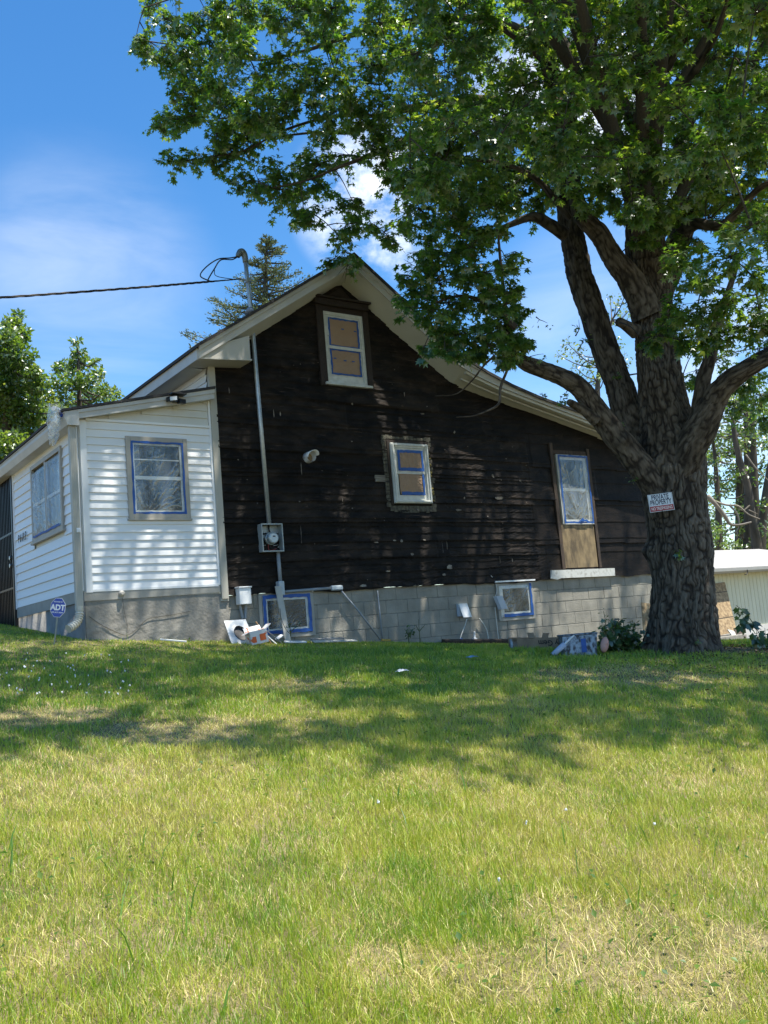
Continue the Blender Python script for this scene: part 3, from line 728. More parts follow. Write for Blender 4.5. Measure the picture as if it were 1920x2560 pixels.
# basement windows
def cellar(a0, a1, b0, b1, seed, label, sides, stripw):
    w = MB(); w.frame(a0-.06, a1+.05, b0-.06, b1+.03, .05, -.02, .02, FR)
    w = w.build('window', mat('grey_window_frame', (.33, .32, .29), .6, vary=.15), house); tag(w, label)
    s = MB(); s.frame(a0, a1, b0, b1, .075, -.02, .012, FR); s.build('sash', M_winw, w)
    g = MB(); g.box(a0+.05, a1-.05, b0+.05, b1-.05, -.015, .0, FR); g.build('glass_pane', M_glass, w)
    tapeframe(a0, a1, b0, b1, stripw, .030, FR, w, sides)
    film('plastic_sheet', a0+.01, a1-.01, b0+.01, b1-.01, .016, FR, w, seed, (.1, -.2), .012, strength=.55, haze=.0)
cellar(5.93, 6.69, .475, 1.015, 161, 'left basement window framed in wide blue tape', 'lrtb', .048)
cellar(10.30, 11.02, .45, .99, 171, 'right basement window with blue tape on two sides', 'rb', .048)
li = MB(); li.box(10.20, 11.1, 1.025, 1.05, .0, .06, FR); li.build('lintel_strip', M_whpl, house)

# ================================================================== FIXTURES ON THE HOUSE
t = thing('service_mast', 'tall galvanised electric mast rising from the meter box through the eave', 'service mast', (6.03, -.12, 2.0))
b = MB(); pm = [(6.06, -.12, 1.99), (6.03, -.12, 3.6), (6.0, -.12, 5.2), (5.965, -.12, 5.84)]
b.tube(pm, .031, 14); b.build('pipe', M_galv, t, smooth=True)
b = MB(); b.tube(smooth_path([(5.968, -.12, 5.80), (5.964, -.12, 5.88), (5.94, -.12, 5.935), (5.90, -.12, 5.945), (5.865, -.12, 5.90), (5.85, -.12, 5.865)], 5), np.r_[np.linspace(.04, .052, 12), np.linspace(.055, .032, 14)][:26], 14)
b.build('weatherhead', mat('cast_weatherhead', (.17, .20, .20), .45, metal=.4, vary=.2), t, smooth=True)
b = MB(); b.tube([(5.99, -.12, 5.05), (5.985, -.12, 5.12)], [.085, .036], 16); b.build('roof_boot', mat('lead_flashing', (.20, .25, .33), .5), t, smooth=True)
b = MB(); b.box(5.945, 6.02, 5.50, 5.56, .075, .165, FR); b.box(5.86, 5.95, 5.52, 5.54, .11, .13, FR); b.box(6.02, 6.12, 5.515, 5.53, .115, .125, FR); b.build('clamp', M_galv, t)
# overhead service drop
A = np.array([5.86, -.13, 5.53]); Bend = dp(-60, 762, 10.5)
Bend = A + (Bend-A)*3.2 + np.array([0, 0, .5])
def drop(n=60):
    f = np.linspace(0, 1, n)[:, None]**1.6; P = A*(1-f)+Bend*f; P[:, 2] -= 0.30*(4*f[:, 0]*(1-f[:, 0]))*.35; return P
t = thing('service_drop', 'twisted black overhead wires sweeping from the left sky to the mast', 'cable', tuple(A))
P = drop(160); T, U_, W_ = frames(P); k = np.arange(len(P))
b = MB()
for ph in (0, 2.1, 4.2):
    r = .0095*np.clip((k-14)/10, .35, 1)
    Q_ = P + r[:, None]*(np.cos(k*.75+ph)[:, None]*U_ + np.sin(k*.75+ph)[:, None]*W_)
    b.tube(Q_, .0070, 6)
b.build('twisted_cable', M_rubber, t, smooth=True)
j0 = P[22]; whd = np.array([5.855, -.12, 5.87])
b = MB()
b.tube(smooth_path([j0, yp(501, 690, -.13), yp(515, 668, -.13), yp(545, 648, -.13), yp(575, 645, -.13), whd], 8), .009, 6)
b.tube(smooth_path([j0, yp(520, 700, -.13), yp(536, 672, -.13), yp(552, 650, -.13), yp(580, 649, -.13), whd], 8), .009, 6)
b.tube(smooth_path([yp(536, 672, -.13), yp(541, 690, -.13), P[8]], 6), .006, 6)
b.build('drip_loop', M_rubber, t, smooth=True)

t = thing('electric_meter', 'open grey meter box with round glass meter on the black wall', 'electric meter', (6.08, 0, 1.61))
b = MB(); b.box(5.92, 6.25, 1.61, 2.0, .025, .032, FR); b.box(5.92, 5.928, 1.61, 2.0, .032, .15, FR); b.box(6.242, 6.25, 1.61, 2.0, .032, .15, FR); b.box(5.928, 6.242, 1.61, 1.618, .032, .15, FR); b.box(5.928, 6.242, 1.992, 2.0, .032, .15, FR)
b.frame(5.918, 6.252, 1.608, 2.002, .016, .150, .154, FR); b.box(5.94, 6.04, 1.64, 1.97, .00, .034, FR)
b.build('enclosure', M_meter, t)
b = MB(); c0 = (6.10, 1.80)
b.tube([(c0[0], -.034, c0[1]), (c0[0], -.075, c0[1]), (c0[0], -.08, c0[1]), (c0[0], -.15, c0[1]), (c0[0], -.165, c0[1])], [.088, .088, .078, .076, .062], 28)
b.build('meter', mat('meter_glass', (.36, .41, .43), .15, metal=.1), t, smooth=False)
b = MB(); b.tube([(c0[0], -.1651, c0[1]), (c0[0], -.167, c0[1])], .055, 24); b.build('dial', mat('meter_dial', (.45, .52, .55), .3), t)
b = MB(); b.box(c0[0]-.02, c0[0]+.02, c0[1]+.012, c0[1]+.03, .168, .169, FR); b.build('display', M_black, t)
b = MB(); b.tube(smooth_path([(6.06, -.06, 1.73), (6.055, -.06, 1.66), (6.08, -.06, 1.635), (6.14, -.07, 1.645), (6.17, -.08, 1.66)], 5), .006, 6); b.build('red_wire', mat('red_wire', (.22, .02, .02), .5), t)
b = MB(); b.tube(smooth_path([(6.09, -.06, 1.73), (6.095, -.06, 1.67), (6.15, -.07, 1.665), (6.19, -.09, 1.64)], 5), .006, 6); b.build('black_wire', M_rubber, t)
MB().tube(smooth_path([(6.09, -.05, 1.99), (6.085, -.06, 1.93), (6.10, -.06, 1.88)], 4), .012, 6).build('black_wire', M_rubber, t)

t = thing('conduit_run', 'grey plastic conduit elbowing from the meter box along the foundation top', 'conduit', (6.2, -.06, 1.1))
b = MB(); b.tube([(6.195, -.07, 1.61), (6.20, -.07, 1.18)], .027, 14); b.tube([(6.22, -.06, 1.05), (7.02, -.06, 1.07)], .021, 12); b.tube([(7.20, -.06, 1.02), (7.45, -.075, .72), (7.79, -.10, .27)], .014, 10)
b.build('pipe', M_gpvc, t, smooth=True)
b = MB(); b.box(6.145, 6.235, 1.0, 1.20, .02, .125, FR); b.build('junction_body', mat('grey_junction', (.36, .42, .47), .4), t, bevel=.012)
b = MB(); b.box(7.02, 7.22, 1.03, 1.105, .015, .09, FR); b.build('junction_body', mat('grey_junction', (.36, .42, .47), .4), t, bevel=.02)
b = MB(); b.tube([(7.855, -.03, 1.0), (7.875, -.03, .25)], .012, 8)
tag(b.build('thin_conduit', M_gpvc, None, smooth=True), 'thin grey upright conduit on the block foundation', 'conduit')

t = thing('dryer_vent', 'white round vent hood jutting from the black wall', 'vent', (6.86, 0, 3.0))
b = MB(); b.tube([(6.82, -.02, 2.985), (6.82, -.13, 2.985)], .078, 24, caps=False); b.tube([(6.82, -.13, 2.985), (6.82, -.02, 2.985)], .072, 24, caps=False); b.build('duct', M_whpl, t, smooth=True)
n = 14; V = []; Q = []
for i in range(n+1):
    a = math.radians(8+186*i/n); r0 = .084
    for d_ in (.0, .15+.05*math.sin(a)):
        V.append((6.82+math.cos(a)*r0*(1+.35*d_)+(.10*d_), -.02-d_, 2.985+math.sin(a)*r0*(1-.5*d_)+.05*d_))
for i in range(n): Q.append((2*i, 2*i+2, 2*i+3, 2*i+1))
b = MB(); b.add(V, Q); o = b.build('hood', M_whpl, t, smooth=True); mdf = o.modifiers.new('solid', 'SOLIDIFY'); mdf.thickness = .004
b = MB(); b.tube([(6.82, -.03, 2.985), (6.82, -.035, 2.985)], .07, 20); b.build('flap', mat('tan_flap', (.30, .22, .12), .8, vary=.4, vscale=20), t)

t = thing('utility_box', 'small white lidded box hung below the black wall beside the porch', 'utility box', (5.62, 0, .9))
b = MB(); b.box(5.525, 5.70, .905, 1.125, .02, .15, FR); b.build('box', M_whpl, t, bevel=.008)
b = MB(); b.prism([(5.515, 1.127), (5.71, 1.127), (5.71, 1.145), (5.515, 1.145)], .015, .165, FR); b.build('lid', M_whpl, t, bevel=.004)
b = MB(); b.tube([(5.57, -.05, .905), (5.60, -.04, .72)], .02, 8); b.tube([(5.66, -.05, .905), (5.64, -.04, .72)], .02, 8); b.build('cable', M_gpvc, t)

t = thing('outlet_cover', 'white outdoor outlet cover hanging open on the blocks above the wires', 'outlet', (9.46, 0, .5))
b = MB(); b.box(9.37, 9.54, .52, .71, .0, .05, FR); b.build('box', mat('pale_blue_plastic', (.45, .52, .62), .4), t, bevel=.004)
b = MB(); b.obox((9.38, -.055, .70), (.175, 0, 0), (0.015, -.06, -.20), (0, -.006, -.001)); b.box(9.37, 9.55, .70, .72, .0, .06, FR); b.build('flap', M_whpl, t)
t = thing('loose_outlet_box', 'pale electrical box dangling on a wire beside the right basement window', 'outlet', (10.2, -.05, .6))
b = MB(); b.obox((10.11, -.06, .80), (.11, -.03, .0), (.09, -.0, -.22), (.02, -.06, .0)); b.build('box', mat('pale_blue_plastic', (.45, .52, .62), .4), t, bevel=.004)
b = MB(); b.tube(smooth_path([yp(1226, 1437, -.03), yp(1238, 1455, -.03), yp(1242, 1478, -.04), (10.15, -.07, .79)], 5), .006, 6); b.tube(smooth_path([(10.15, -.04, .62), (10.16, -.03, .35), (10.17, -.03, .0)], 4), .008, 6); b.build('cable', mat('white_cable', (.55, .55, .52), .5), t)
b = MB(); b.obox((10.24, -.10, .72), (.03, -.02, 0), (.07, -.0, -.17), (.01, -.03, 0)); b.build('receptacle', mat('ivory_plastic', (.55, .5, .42), .5), t)

def wad(name, label, p, s):
    me_v = []; n = 9; V = []; Fc = []
    for i in range(n):
        for j in range(6):
            a = 2*math.pi*i/n; e = -math.pi/2+math.pi*j/5; r = s*(1+random.uniform(-.3, .3))
            V.append((p[0]+math.cos(a)*math.cos(e)*r*1.3, p[1]+math.sin(a)*math.cos(e)*r, p[2]+math.sin(e)*r*.65))
    for i in range(n):
        for j in range(5): Fc.append((i*6+j, ((i+1) % n)*6+j, ((i+1) % n)*6+j+1, i*6+j+1))
    b = MB().add(V, Fc); return tag(b.build(name, M_tape, None), label, 'tape wad', 'balled blue tape at the foundation')
def wirestub(u0, v0, pts, label, wlabel):
    P_ = [yp(u, v, -.05) for u, v in pts]
    P_[-1][2] = float(gz(P_[-1][0], -.05))-.02
    b = MB(); b.tube(smooth_path(P_, 6), .009, 6); tag(b.build('cable', mat('white_cable', (.55, .55, .52), .5), None, smooth=True), label, 'cable', 'white wires out of the foundation')
    wad('tape_wad', wlabel, P_[-1]+np.array([0, -.03, .055]), .055)
wirestub(0, 0, ((1167, 1548), (1160, 1570), (1152, 1592), (1150, 1600)), 'white wire slanting down below the open outlet cover', 'balled blue tape under the outlet cover wire')
wirestub(0, 0, ((1198, 1546), (1210, 1562), (1218, 1580), (1221, 1597)), 'white wire curving down right of the stub pipe', 'balled blue tape at the foot of the curved wire')
p = yp(1186, 1590, -.08)
b = MB(); b.tube(smooth_path([(p[0], -.08, float(gz(p[0], 0))-.05), (p[0], -.08, .21), (p[0]-.01, -.10, .25), (p[0]-.02, -.12, .25)], 5), .016, 8); b.box(p[0]-.03, p[0]+.03, .13, .16, .05, .11, FR)
tag(b.build('pipe_stub', M_whpl, None, smooth=False), 'short white pipe stub with a bent top at the foundation', 'pipe')

t = thing('floodlight', 'black twin-head floodlight under the porch rake', 'floodlight', (4.9, -.2, 3.7))
pc = yp(440, 1000, -.20)
b = MB(); b.box(pc[0]-.04, pc[0]+.04, pc[2]-.03, pc[2]+.05, .14, .22, FR); b.box(pc[0]-.10, pc[0]+.11, pc[2]+.055, pc[2]+.07, .16, .32, FR); b.build('bracket', M_black, t, bevel=.004)
b = MB(); b.obox((pc[0]-.13, -.30, pc[2]-.05), (.10, -.02, .01), (-.01, .10, 0.01), (0, 0, .065)); b.build('lamp_head', M_black, t, bevel=.006)
b = MB(); b.obox((pc[0]+.02, -.28, pc[2]-.055), (.10, .03, .0), (.0, .10, 0.01), (0, 0, .06)); b.build('lamp_head', M_black, t, bevel=.006)
b = MB(); b.obox((pc[0]-.125, -.304, pc[2]-.043), (.088, -.018, .01), (0, -.002, 0), (0, 0, .05)); b.build('lens', mat('lamp_lens', (.6, .63, .65), .25), t)

t = thing('bagged_camera', 'security camera wrapped in a crinkled clear bag on the porch gutter corner', 'camera', tuple(yp(146, 1030, -.1)))
pc = yp(143, 1024, -.10)
b = MB(); b.tube([pc+(-.05, -.02, .01), pc+(.03, .05, .0)], .032, 14); b.box(pc[0]-.01, pc[0]+.03, pc[2]-.09, pc[2]-.02, .02, .07, FR); b.build('camera_body', M_whpl, t, bevel=.004)
b = MB(); b.tube([pc+(.03, .0, -.02), pc+(.07, .0, -.05), pc+(.05, .03, -.07)], .022, 8); b.build('mount', M_lblue, t)
V = []; n = 14; kz = 16
for j in range(kz):
    f = j/(kz-1); cz = pc + np.array([-.01-.03*f, .02+.10*f, .06-.48*f]); r = .085*(1-.1*f) if f < .5 else .085*(.95-.75*(f-.5)*1.4)
    for i in range(n):
        a = 2*math.pi*i/n; rr_ = r*(1+random.uniform(-.28, .28)); V.append(cz+(math.cos(a)*rr_, math.sin(a)*rr_, random.uniform(-.012, .012)))
Q = [(j*n+i, j*n+(i+1) % n, (j+1)*n+(i+1) % n, (j+1)*n+i) for j in range(kz-1) for i in range(n)]
me = make_mesh('plastic_bag', V, quads=Q, tint=rng.uniform(.3, .85, len(V))); link('plastic_bag', me, M_film, t)

b = MB(); b.tube([(3.955, -.0, 1.135), (3.955, -.06, 1.135), (3.955, -.085, 1.135)], [.036, .036, .018], 18)
tag(b.build('pipe_cap', mat('beige_cap', (.42, .40, .36), .6), house, smooth=False), 'round beige cap on the grey band')
b = MB(); b.box(3.40, 3.45, 1.90, 1.955, .129, .14, FR); b.box(3.412, 3.438, 1.915, 1.94, .14, .146, FR)
tag(b.build('door_sensor', M_whpl, None, bevel=.002), 'little white sensor tag on the porch downspout', 'sensor')
# house number
t = thing('house_number', 'black slanted house number beside the barred door', 'house number', (PX, 2.75, 2.2))
for i, ch in enumerate('9603'):
    V, Fc = text_geo(ch, .17, .004, .25)
    y0 = 2.98-.135*i
    b = MB(); zz = 2.16+ .0*i
    b.add([(PX-.034, y0-v[0], zz+v[1]) for v in V], Fc); b.build('digit', M_ink, t)

# ================================================================== THINGS ON THE GROUND BY THE WALL
def gp(x, y): return np.array([x, y, float(gz(x, y))])
t = thing('yard_sign', 'blue octagonal security company sign on a stake by the porch', 'yard sign', gp(2.96, -.42))
ctr = dp(145, 1519, 10.55); hx = RT*np.array([1, 1, 0]); hx /= np.linalg.norm(hx); hz = np.array([0, 0, 1.]); tl = math.radians(-9)
ex = hx*math.cos(tl)+hz*math.sin(tl); ez = -hx*math.sin(tl)+hz*math.cos(tl); en = np.cross(ex, ez)
def plate(mb, poly, d0, d1):
    n = len(poly); V = [ctr+ex*a+ez*b_+en*d0 for a, b_ in poly]+[ctr+ex*a+ez*b_+en*d1 for a, b_ in poly]
    mb.add(V, [list(range(n))[::-1], list(range(n, 2*n))]+[(i, (i+1) % n, n+(i+1) % n, n+i) for i in range(n)])
oct_ = lambda r: [(r*.88*math.cos(math.radians(22.5+45*i)), r*1.14*math.sin(math.radians(22.5+45*i))) for i in range(8)]
if en@(CAM-ctr) < 0: en = -en
b = MB(); plate(b, oct_(.104), -.003, .003); b.build('border', M_letw, t)
b = MB(); plate(b, oct_(.099), .004, .006); b.build('panel', M_lblue, t)
b = MB()
V, Fc = text_geo('ADT', .088, .004, .0); b.add([ctr+ex*(v[0]*.92)+ez*(v[1]-.028)+en*.008 for v in V], Fc)
for s_, y_ in (('SECURED BY', .070), ):
    V, Fc = text_geo(s_, .018, 0.0005); b.add([ctr+ex*v[0]+ez*(v[1]+y_-.01)+en*.008 for v in V], Fc)
V, Fc = text_geo('800.ADT.ASAP', .021, .0005); b.add([ctr+ex*v[0]+ez*(v[1]-.062)+en*.008 for v in V], Fc)
b.build('lettering', M_letw, t)
b = MB(); st0 = ctr-ez*.05-en*.012; sg = gp(2.96, -.42)-np.array([0, 0, .1]); b.tube([st0, st0*.4+sg*.6+hx*.02, sg+hx*.03], .008, 8); b.build('stake', M_galv, t)

# square white vent plate with a round hole
t = thing('vent_plate', 'square white metal plate with a round hole leaning on the porch corner', 'vent plate', gp(5.45, -.3))
p0 = yp(580, 1612, -.42); p1 = yp(640, 1612, -.42); q0 = yp(560, 1552, -.22); q1 = yp(614, 1548, -.22)
n = 40; V = []; Q = []
cU, cV_, rr_ = .53, .46, .27
for i in range(n):
    a = 2*math.pi*i/n
    ca, sa = math.cos(a), math.sin(a); k = 1/max(abs(ca), abs(sa))
    for (s_, t__) in ((cU+rr_*ca, cV_+rr_*1.05*sa), (min(max(.5+.5*k*ca, 0), 1), min(max(.5+.5*k*sa, 0), 1))):
        V.append((p0*(1-s_)+p1*s_)*(1-t__)+(q0*(1-s_)+q1*s_)*t__)
for i in range(n): j = (i+1) % n; Q.append((2*i, 2*i+1, 2*j+1, 2*j))
b = MB(); b.add(V, Q); o = b.build('plate', mat('smudged_white_metal', (.66, .68, .70), .45, col2=(.40, .41, .42), vscale=9, lo=.5, hi=.75), t)
md = o.modifiers.new('solid', 'SOLIDIFY'); md.thickness = .008
V = np.array(V); ring = V[0::2]; nrm = np.cross(p1-p0, q0-p0); nrm /= np.linalg.norm(nrm); nrm = nrm if nrm@(CAM-p0) > 0 else -nrm
b = MB(); b.add(list(ring+nrm*.012)+list(ring-nrm*.03), [(i, (i+1) % n, n+(i+1) % n, n+i) for i in range(n)]); b.add([ring.mean(0)-nrm*.032]+list(ring-nrm*.03), [(0, i+1, (i+1) % n+1) for i in range(n)]); b.build('collar', mat('dark_duct', (.05, .05, .055), .5), t)

t = thing('carton', 'crushed open orange and white cardboard carton beside the vent plate', 'carton', gp(5.47, -.62))
c_ = gp(5.40, -.66)
bx = np.array([.23, -.03, .035]); by = np.array([.04, .21, .0]); bz = np.array([-.035, -.02, .17])
b = MB(); b.obox(c_, bx, by*.03, bz); b.obox(c_+by, bx, by*.03, bz); b.obox(c_, bx*.03, by, bz); b.obox(c_+bx, bx*.02, by, bz); b.obox(c_, bx, by, bz*.03)
b.obox(c_+bz+bx, bx*.02-bz*.02, by, bx*.32+bz*.30); b.obox(c_+bz+by, bx, by*.02, by*.25+bz*.35)
b.obox(c_+bz, bx*.01, by*.9, -bx*.28-bz*.12)
o = b.build('box', mat('printed_carton', (.62, .63, .64), .6, col2=(.55, .13, .05), vscale=14, lo=.57, hi=.60, detail=2), t)
b = MB(); b.obox(c_-by*.012+bx*.12+bz*.15, bx*.22, by*.004, bz*.45); b.obox(c_-by*.012+bx*.55+bz*.2, bx*.35, by*.004, bz*.5); b.build('printed_label', mat('orange_print', (.62, .12, .03), .6), t)

t = thing('leaning_board', 'long grey trim board leaning over the left basement window', 'board', gp(6.2, -.28))
P0, P1 = yp(714, 1603, -.30), yp(729, 1601, -.30); Q0, Q1 = yp(688, 1466, -.13), yp(700, 1461, -.13)
P0[2] = P1[2] = float(gz(6.2, -.28))-.01
b = MB(); b.obox(P0, (P1-P0), (Q0-P0), np.array([0, .02, .004])); b.build('plank', mat('grey_trim_board', (.42, .41, .37), .6, vary=.15, vscale=9, bump=.1), t, bevel=.003)
b = MB(); b.tube(smooth_path([yp(u, v, -.32) for u, v in ((700, 1521), (703, 1545), (709, 1562), (716, 1575), (725, 1584))], 5), .004, 5); b.build('wire', M_rubber, t)

def stick(name, label, cat, pts, w, th, mt, group=None):
    b = MB()
    a, c2 = np.array(pts[0]), np.array(pts[1]); d = c2-a; side = np.cross(d, (0.2, -.3, 1)); side /= np.linalg.norm(side); up_ = np.cross(side, d); up_ /= np.linalg.norm(up_)
    b.obox(a-side*w/2, d, side*w, up_*th); return tag(b.build(name, mt, None, bevel=.002), label, cat, group)
M_splin = mat('splintered_wood', (.42, .25, .13), .8, vary=.3, vscale=20)
G1 = 'wood scraps below the left basement window'
stick('wood_scrap', 'splintered orange-brown wood sliver propped behind the carton', 'scrap', (yp(638, 1555, -.25), gp(5.82, -.38)+(0, 0, .0)), .03, .015, M_splin, G1)
stick('wood_scrap', 'white painted wood strip fallen beside the carton', 'scrap', (yp(650, 1575, -.35), gp(5.86, -.46)), .03, .012, M_whpl, G1)
stick('wood_scrap', 'thin grey wood strip leaning next to the white painted strip', 'scrap', (yp(660, 1572, -.3), gp(6.0, -.36)), .02, .012, M_greyp, G1)
stick('wood_scrap', 'short white chip of wood at the foot of the leaning board', 'scrap', (yp(690, 1600, -.3), yp(705, 1588, -.25)), .05, .01, M_whpl, G1)
G2 = 'trim strips lying along the foundation'
stick('trim_strip', 'white metal trim strip lying under the leaning board', 'trim strip', (gp(6.02, -.40)+(0, 0, .02), gp(6.36, -.38)+(0, 0, .02)), .05, .02, M_whpl, G2)
stick('trim_strip', 'long pale trim strip in the grass right of the leaning board', 'trim strip', (gp(6.45, -.42)+(0, 0, .03), gp(7.2, -.35)+(0, 0, .04)), .07, .015, mat('dusty_trim', (.45, .45, .43), .5), G2)
stick('trim_strip', 'bent grey trim strip on top of the long pale one', 'trim strip', (gp(6.5, -.28)+(0, 0, .05), gp(7.0, -.34)+(0, 0, .075)), .06, .012, mat('grey_flat_metal', (.25, .25, .25), .5), G2)
stick('pipe_offcut', 'thin white pipe lying in the grass before the porch foundation', 'pipe', (gp(4.30, -.35)+(0, 0, .05), gp(4.62, -.42)+(0, 0, .03)), .018, .018, M_whpl)
stick('wood_stub', 'stubby yellow wood end where the slanting conduit meets the grass', 'scrap', (gp(7.78, -.14)+(0, 0, .03), gp(7.92, -.16)+(0, 0, .03)), .04, .025, mat('yellow_wood', (.45, .3, .07), .7))
stick('timber_edging', 'dark rotted timber lying along the foundation between the blue wads and tree', 'timber', (gp(8.9, -.16)+(0, 0, -.02), gp(11.2, -.16)+(0, 0, .0)), .09, .08, M_brwood)

# cardboard long box lying upside down
t = thing('siding_carton', 'long torn brown cardboard carton lying upside down by the foundation', 'carton', gp(10.4, -1.0))
a = ground_at(1282, 1612); e = ground_at(1412, 1618)
a = np.array([9.35, -1.35, 0]); 
L0 = ground_at(1283, 1624); L1 = L0 + RT*np.array([1, 1, 0])*.72 + np.array([FW[0], FW[1], 0])*.1; L0[2] = float(gz(L0[0], L0[1])); L1[2] = float(gz(L1[0], L1[1]))
ax = L1-L0; bk = np.array([-ax[1], ax[0], 0]); bk /= np.linalg.norm(bk); bk = bk*.20
b = MB(); hgt = np.array([0, 0, .165])
b.obox(L0+ax*.42, ax*.58, bk, hgt); b.obox(L0, ax*.42, bk*.03, hgt*.9); b.obox(L0, ax*.42, bk, hgt*.05); b.obox(L0+bk, ax*.42, bk*.03, hgt)
b.obox(L0+hgt*.95+ax*.33, ax*.12, bk*.1, hgt*.45+bk*.3); b.obox(L0+hgt*.97+ax*.62+bk*.5, ax*.12, bk*.05, hgt*.4+ax*.03); b.obox(L0+hgt*.92, ax*.2, bk*.25-hgt*.3, hgt*.03)
b.build('box', M_card, t)
b = MB(); V, Fc = text_geo('Ply Gem', .105, .002)
exx = -ax/np.linalg.norm(ax); fn = -bk/np.linalg.norm(bk)
b.add([L0+ax*.74+exx*v[0]+np.array([0, 0, .125-v[1]])+fn*.004 for v in V], Fc); b.build('lettering', M_ink, t)
b = MB(); b.obox(L0-ax*.03+hgt*.1, ax*.12, bk*.3, hgt*.75); b.build('torn_label', mat('pale_blue_paper', (.42, .50, .60), .7, col2=(.15, .12, .1), vscale=14), t)

# paint-splattered bin, roller pole, pink cap
HNW = np.array([FW[0], FW[1], 0])
t = thing('paint_bin', 'paint-splattered bin with a blue tape patch beside the bush', 'bin', tuple(dp(1450, 1632, 12.2)))
q0 = ground_at(1410, 1641); q1 = q0 + RT*np.array([1, 1, 0])*.44; q0[2] = float(gz(q0[0], q0[1]))-.02; q1[2] = float(gz(q1[0], q1[1]))-.02
ax = q1-q0; ax[2] = 0; bk = np.array([-ax[1], ax[0], 0]); bk = bk/np.linalg.norm(bk)*.28; hg = np.array([0, 0, .27])
b = MB(); fl = -.06
def tap(s0, s1):  # tapered pail wall
    return [q0+ax*(-fl*s0)+bk*0, ]
lo4 = [q0+ax*.06+bk*.06, q0+ax*.94+bk*.06, q0+ax*.94+bk*.94, q0+ax*.06+bk*.94]; hi4 = [q0+hg, q0+ax+hg, q0+ax+bk+hg, q0+bk+hg]
il4 = [p_+(0, 0, .02)+(np.mean(lo4, 0)-p_)*.06 for p_ in lo4]; ih4 = [p_+(np.mean(hi4, 0)-p_)*.06 for p_ in hi4]
b.add(lo4+hi4+il4+ih4, [(3, 2, 1, 0)]+[(i, (i+1) % 4, 4+(i+1) % 4, 4+i) for i in range(4)]+[(4+i, 4+(i+1) % 4, 12+(i+1) % 4, 12+i) for i in range(4)]+[(8+(i+1) % 4, 8+i, 12+i, 12+(i+1) % 4) for i in range(4)]+[(8, 9, 10, 11)])
b.build('bin', mat('paint_splatter', (.30, .38, .48), .5, col2=(.03, .035, .05), vscale=24, lo=.42, hi=.60, detail=8, stretch=(1, 1, .6)), t)
b = MB()
for i in range(4):
    p_, r_ = hi4[i], hi4[(i+1) % 4]; b.tube([p_, r_], .012, 8)
b.build('rim', mat('splattered_rim', (.22, .26, .32), .5, col2=(.02, .02, .025), vscale=20), t)
b = MB(); b.obox(q0+ax*.52-bk*.012+hg*.18, ax*.14, bk*.004, hg*.62); b.build('masking_tape', M_tape, t)
g0 = q0 - RT*.14 - HNW*.02 + np.array([0, 0, .035]); g1 = q0 + ax*.35 + np.array([0, 0, .27])
t = thing('roller_pole', 'pale blue paint roller sleeve and thin pole leaning on the splattered bin', 'paint roller', tuple(g0))
b = MB(); b.tube([g0, g0*.45+g1*.55], .035, 12); b.build('sleeve', mat('pale_blue_nap', (.45, .52, .68), .8, vary=.2), t, smooth=True)
b = MB(); b.tube([g0*.5+g1*.5, g1], .012, 8); b.build('pole', M_whpl, t)
b = MB(); b.tube([g0-(g1-g0)*.14, g0], .03, 10); b.build('end_cap', M_black, t)
pk = q0 + ax*1.16 - HNW*.03 + np.array([0, 0, .12])
b = MB(); V = []; n = 16
for j in range(6):
    e = j/5*math.pi/2
    for i in range(n):
        a = 2*math.pi*i/n; r = .085*math.cos(e*.98)
        V.append(pk+RT*(math.cos(a)*r*.62+.02*math.sin(a))+np.array([0, 0, 1])*math.sin(a)*r*1.15 - FW*math.sin(e)*.05 + RT*.0)
b.add(V, [(j*n+i, j*n+(i+1) % n, (j+1)*n+(i+1) % n, (j+1)*n+i) for j in range(5) for i in range(n)])
o = b.build('work_cap', mat('pink_cloth', (.62, .33, .27), .7, vary=.2), None, smooth=True); tag(o, 'pink rounded cap lying against the splattered bin', 'cap')
o.modifiers.new('solid', 'SOLIDIFY').thickness = .006
def rag(name, label, cat, p, s, mt, flat=.35):
    n = 12; A = np.linspace(-1, 1, n); V = []
    for x in A:
        for y in A:
            V.append((p[0]+x*s*(1+random.uniform(-.1, .1)), p[1]+y*s*.7+random.uniform(-.1, .1)*s, p[2]+s*flat*(1-.5*(x*x+y*y))*(.6+random.uniform(-.4, .5))))
    me = make_mesh(name, V, quads=[(i*n+j, (i+1)*n+j, (i+1)*n+j+1, i*n+j+1) for i in range(n-1) for j in range(n-1)], smooth=True)
    return tag(link(name, me, mt), label, cat)
rag('rag', 'crumpled light blue rag in the grass left of the bin', 'rag', ground_at(1180, 1652)+(0, 0, .04), .07, mat('light_blue_cloth', (.25, .42, .62), .8, vary=.3, vscale=20))
rag('paper_scrap', 'curled white paper scrap in the lawn', 'paper scrap', ground_at(1006, 1694)+(0, 0, .06), .06, M_whpl, .5)
rag('dead_leaf_pile', 'pale dry leaf curl behind the bush at the trunk', 'leaf litter', dp(1545, 1610, 12.2), .06, mat('dry_leaf', (.45, .33, .22), .8), .6)

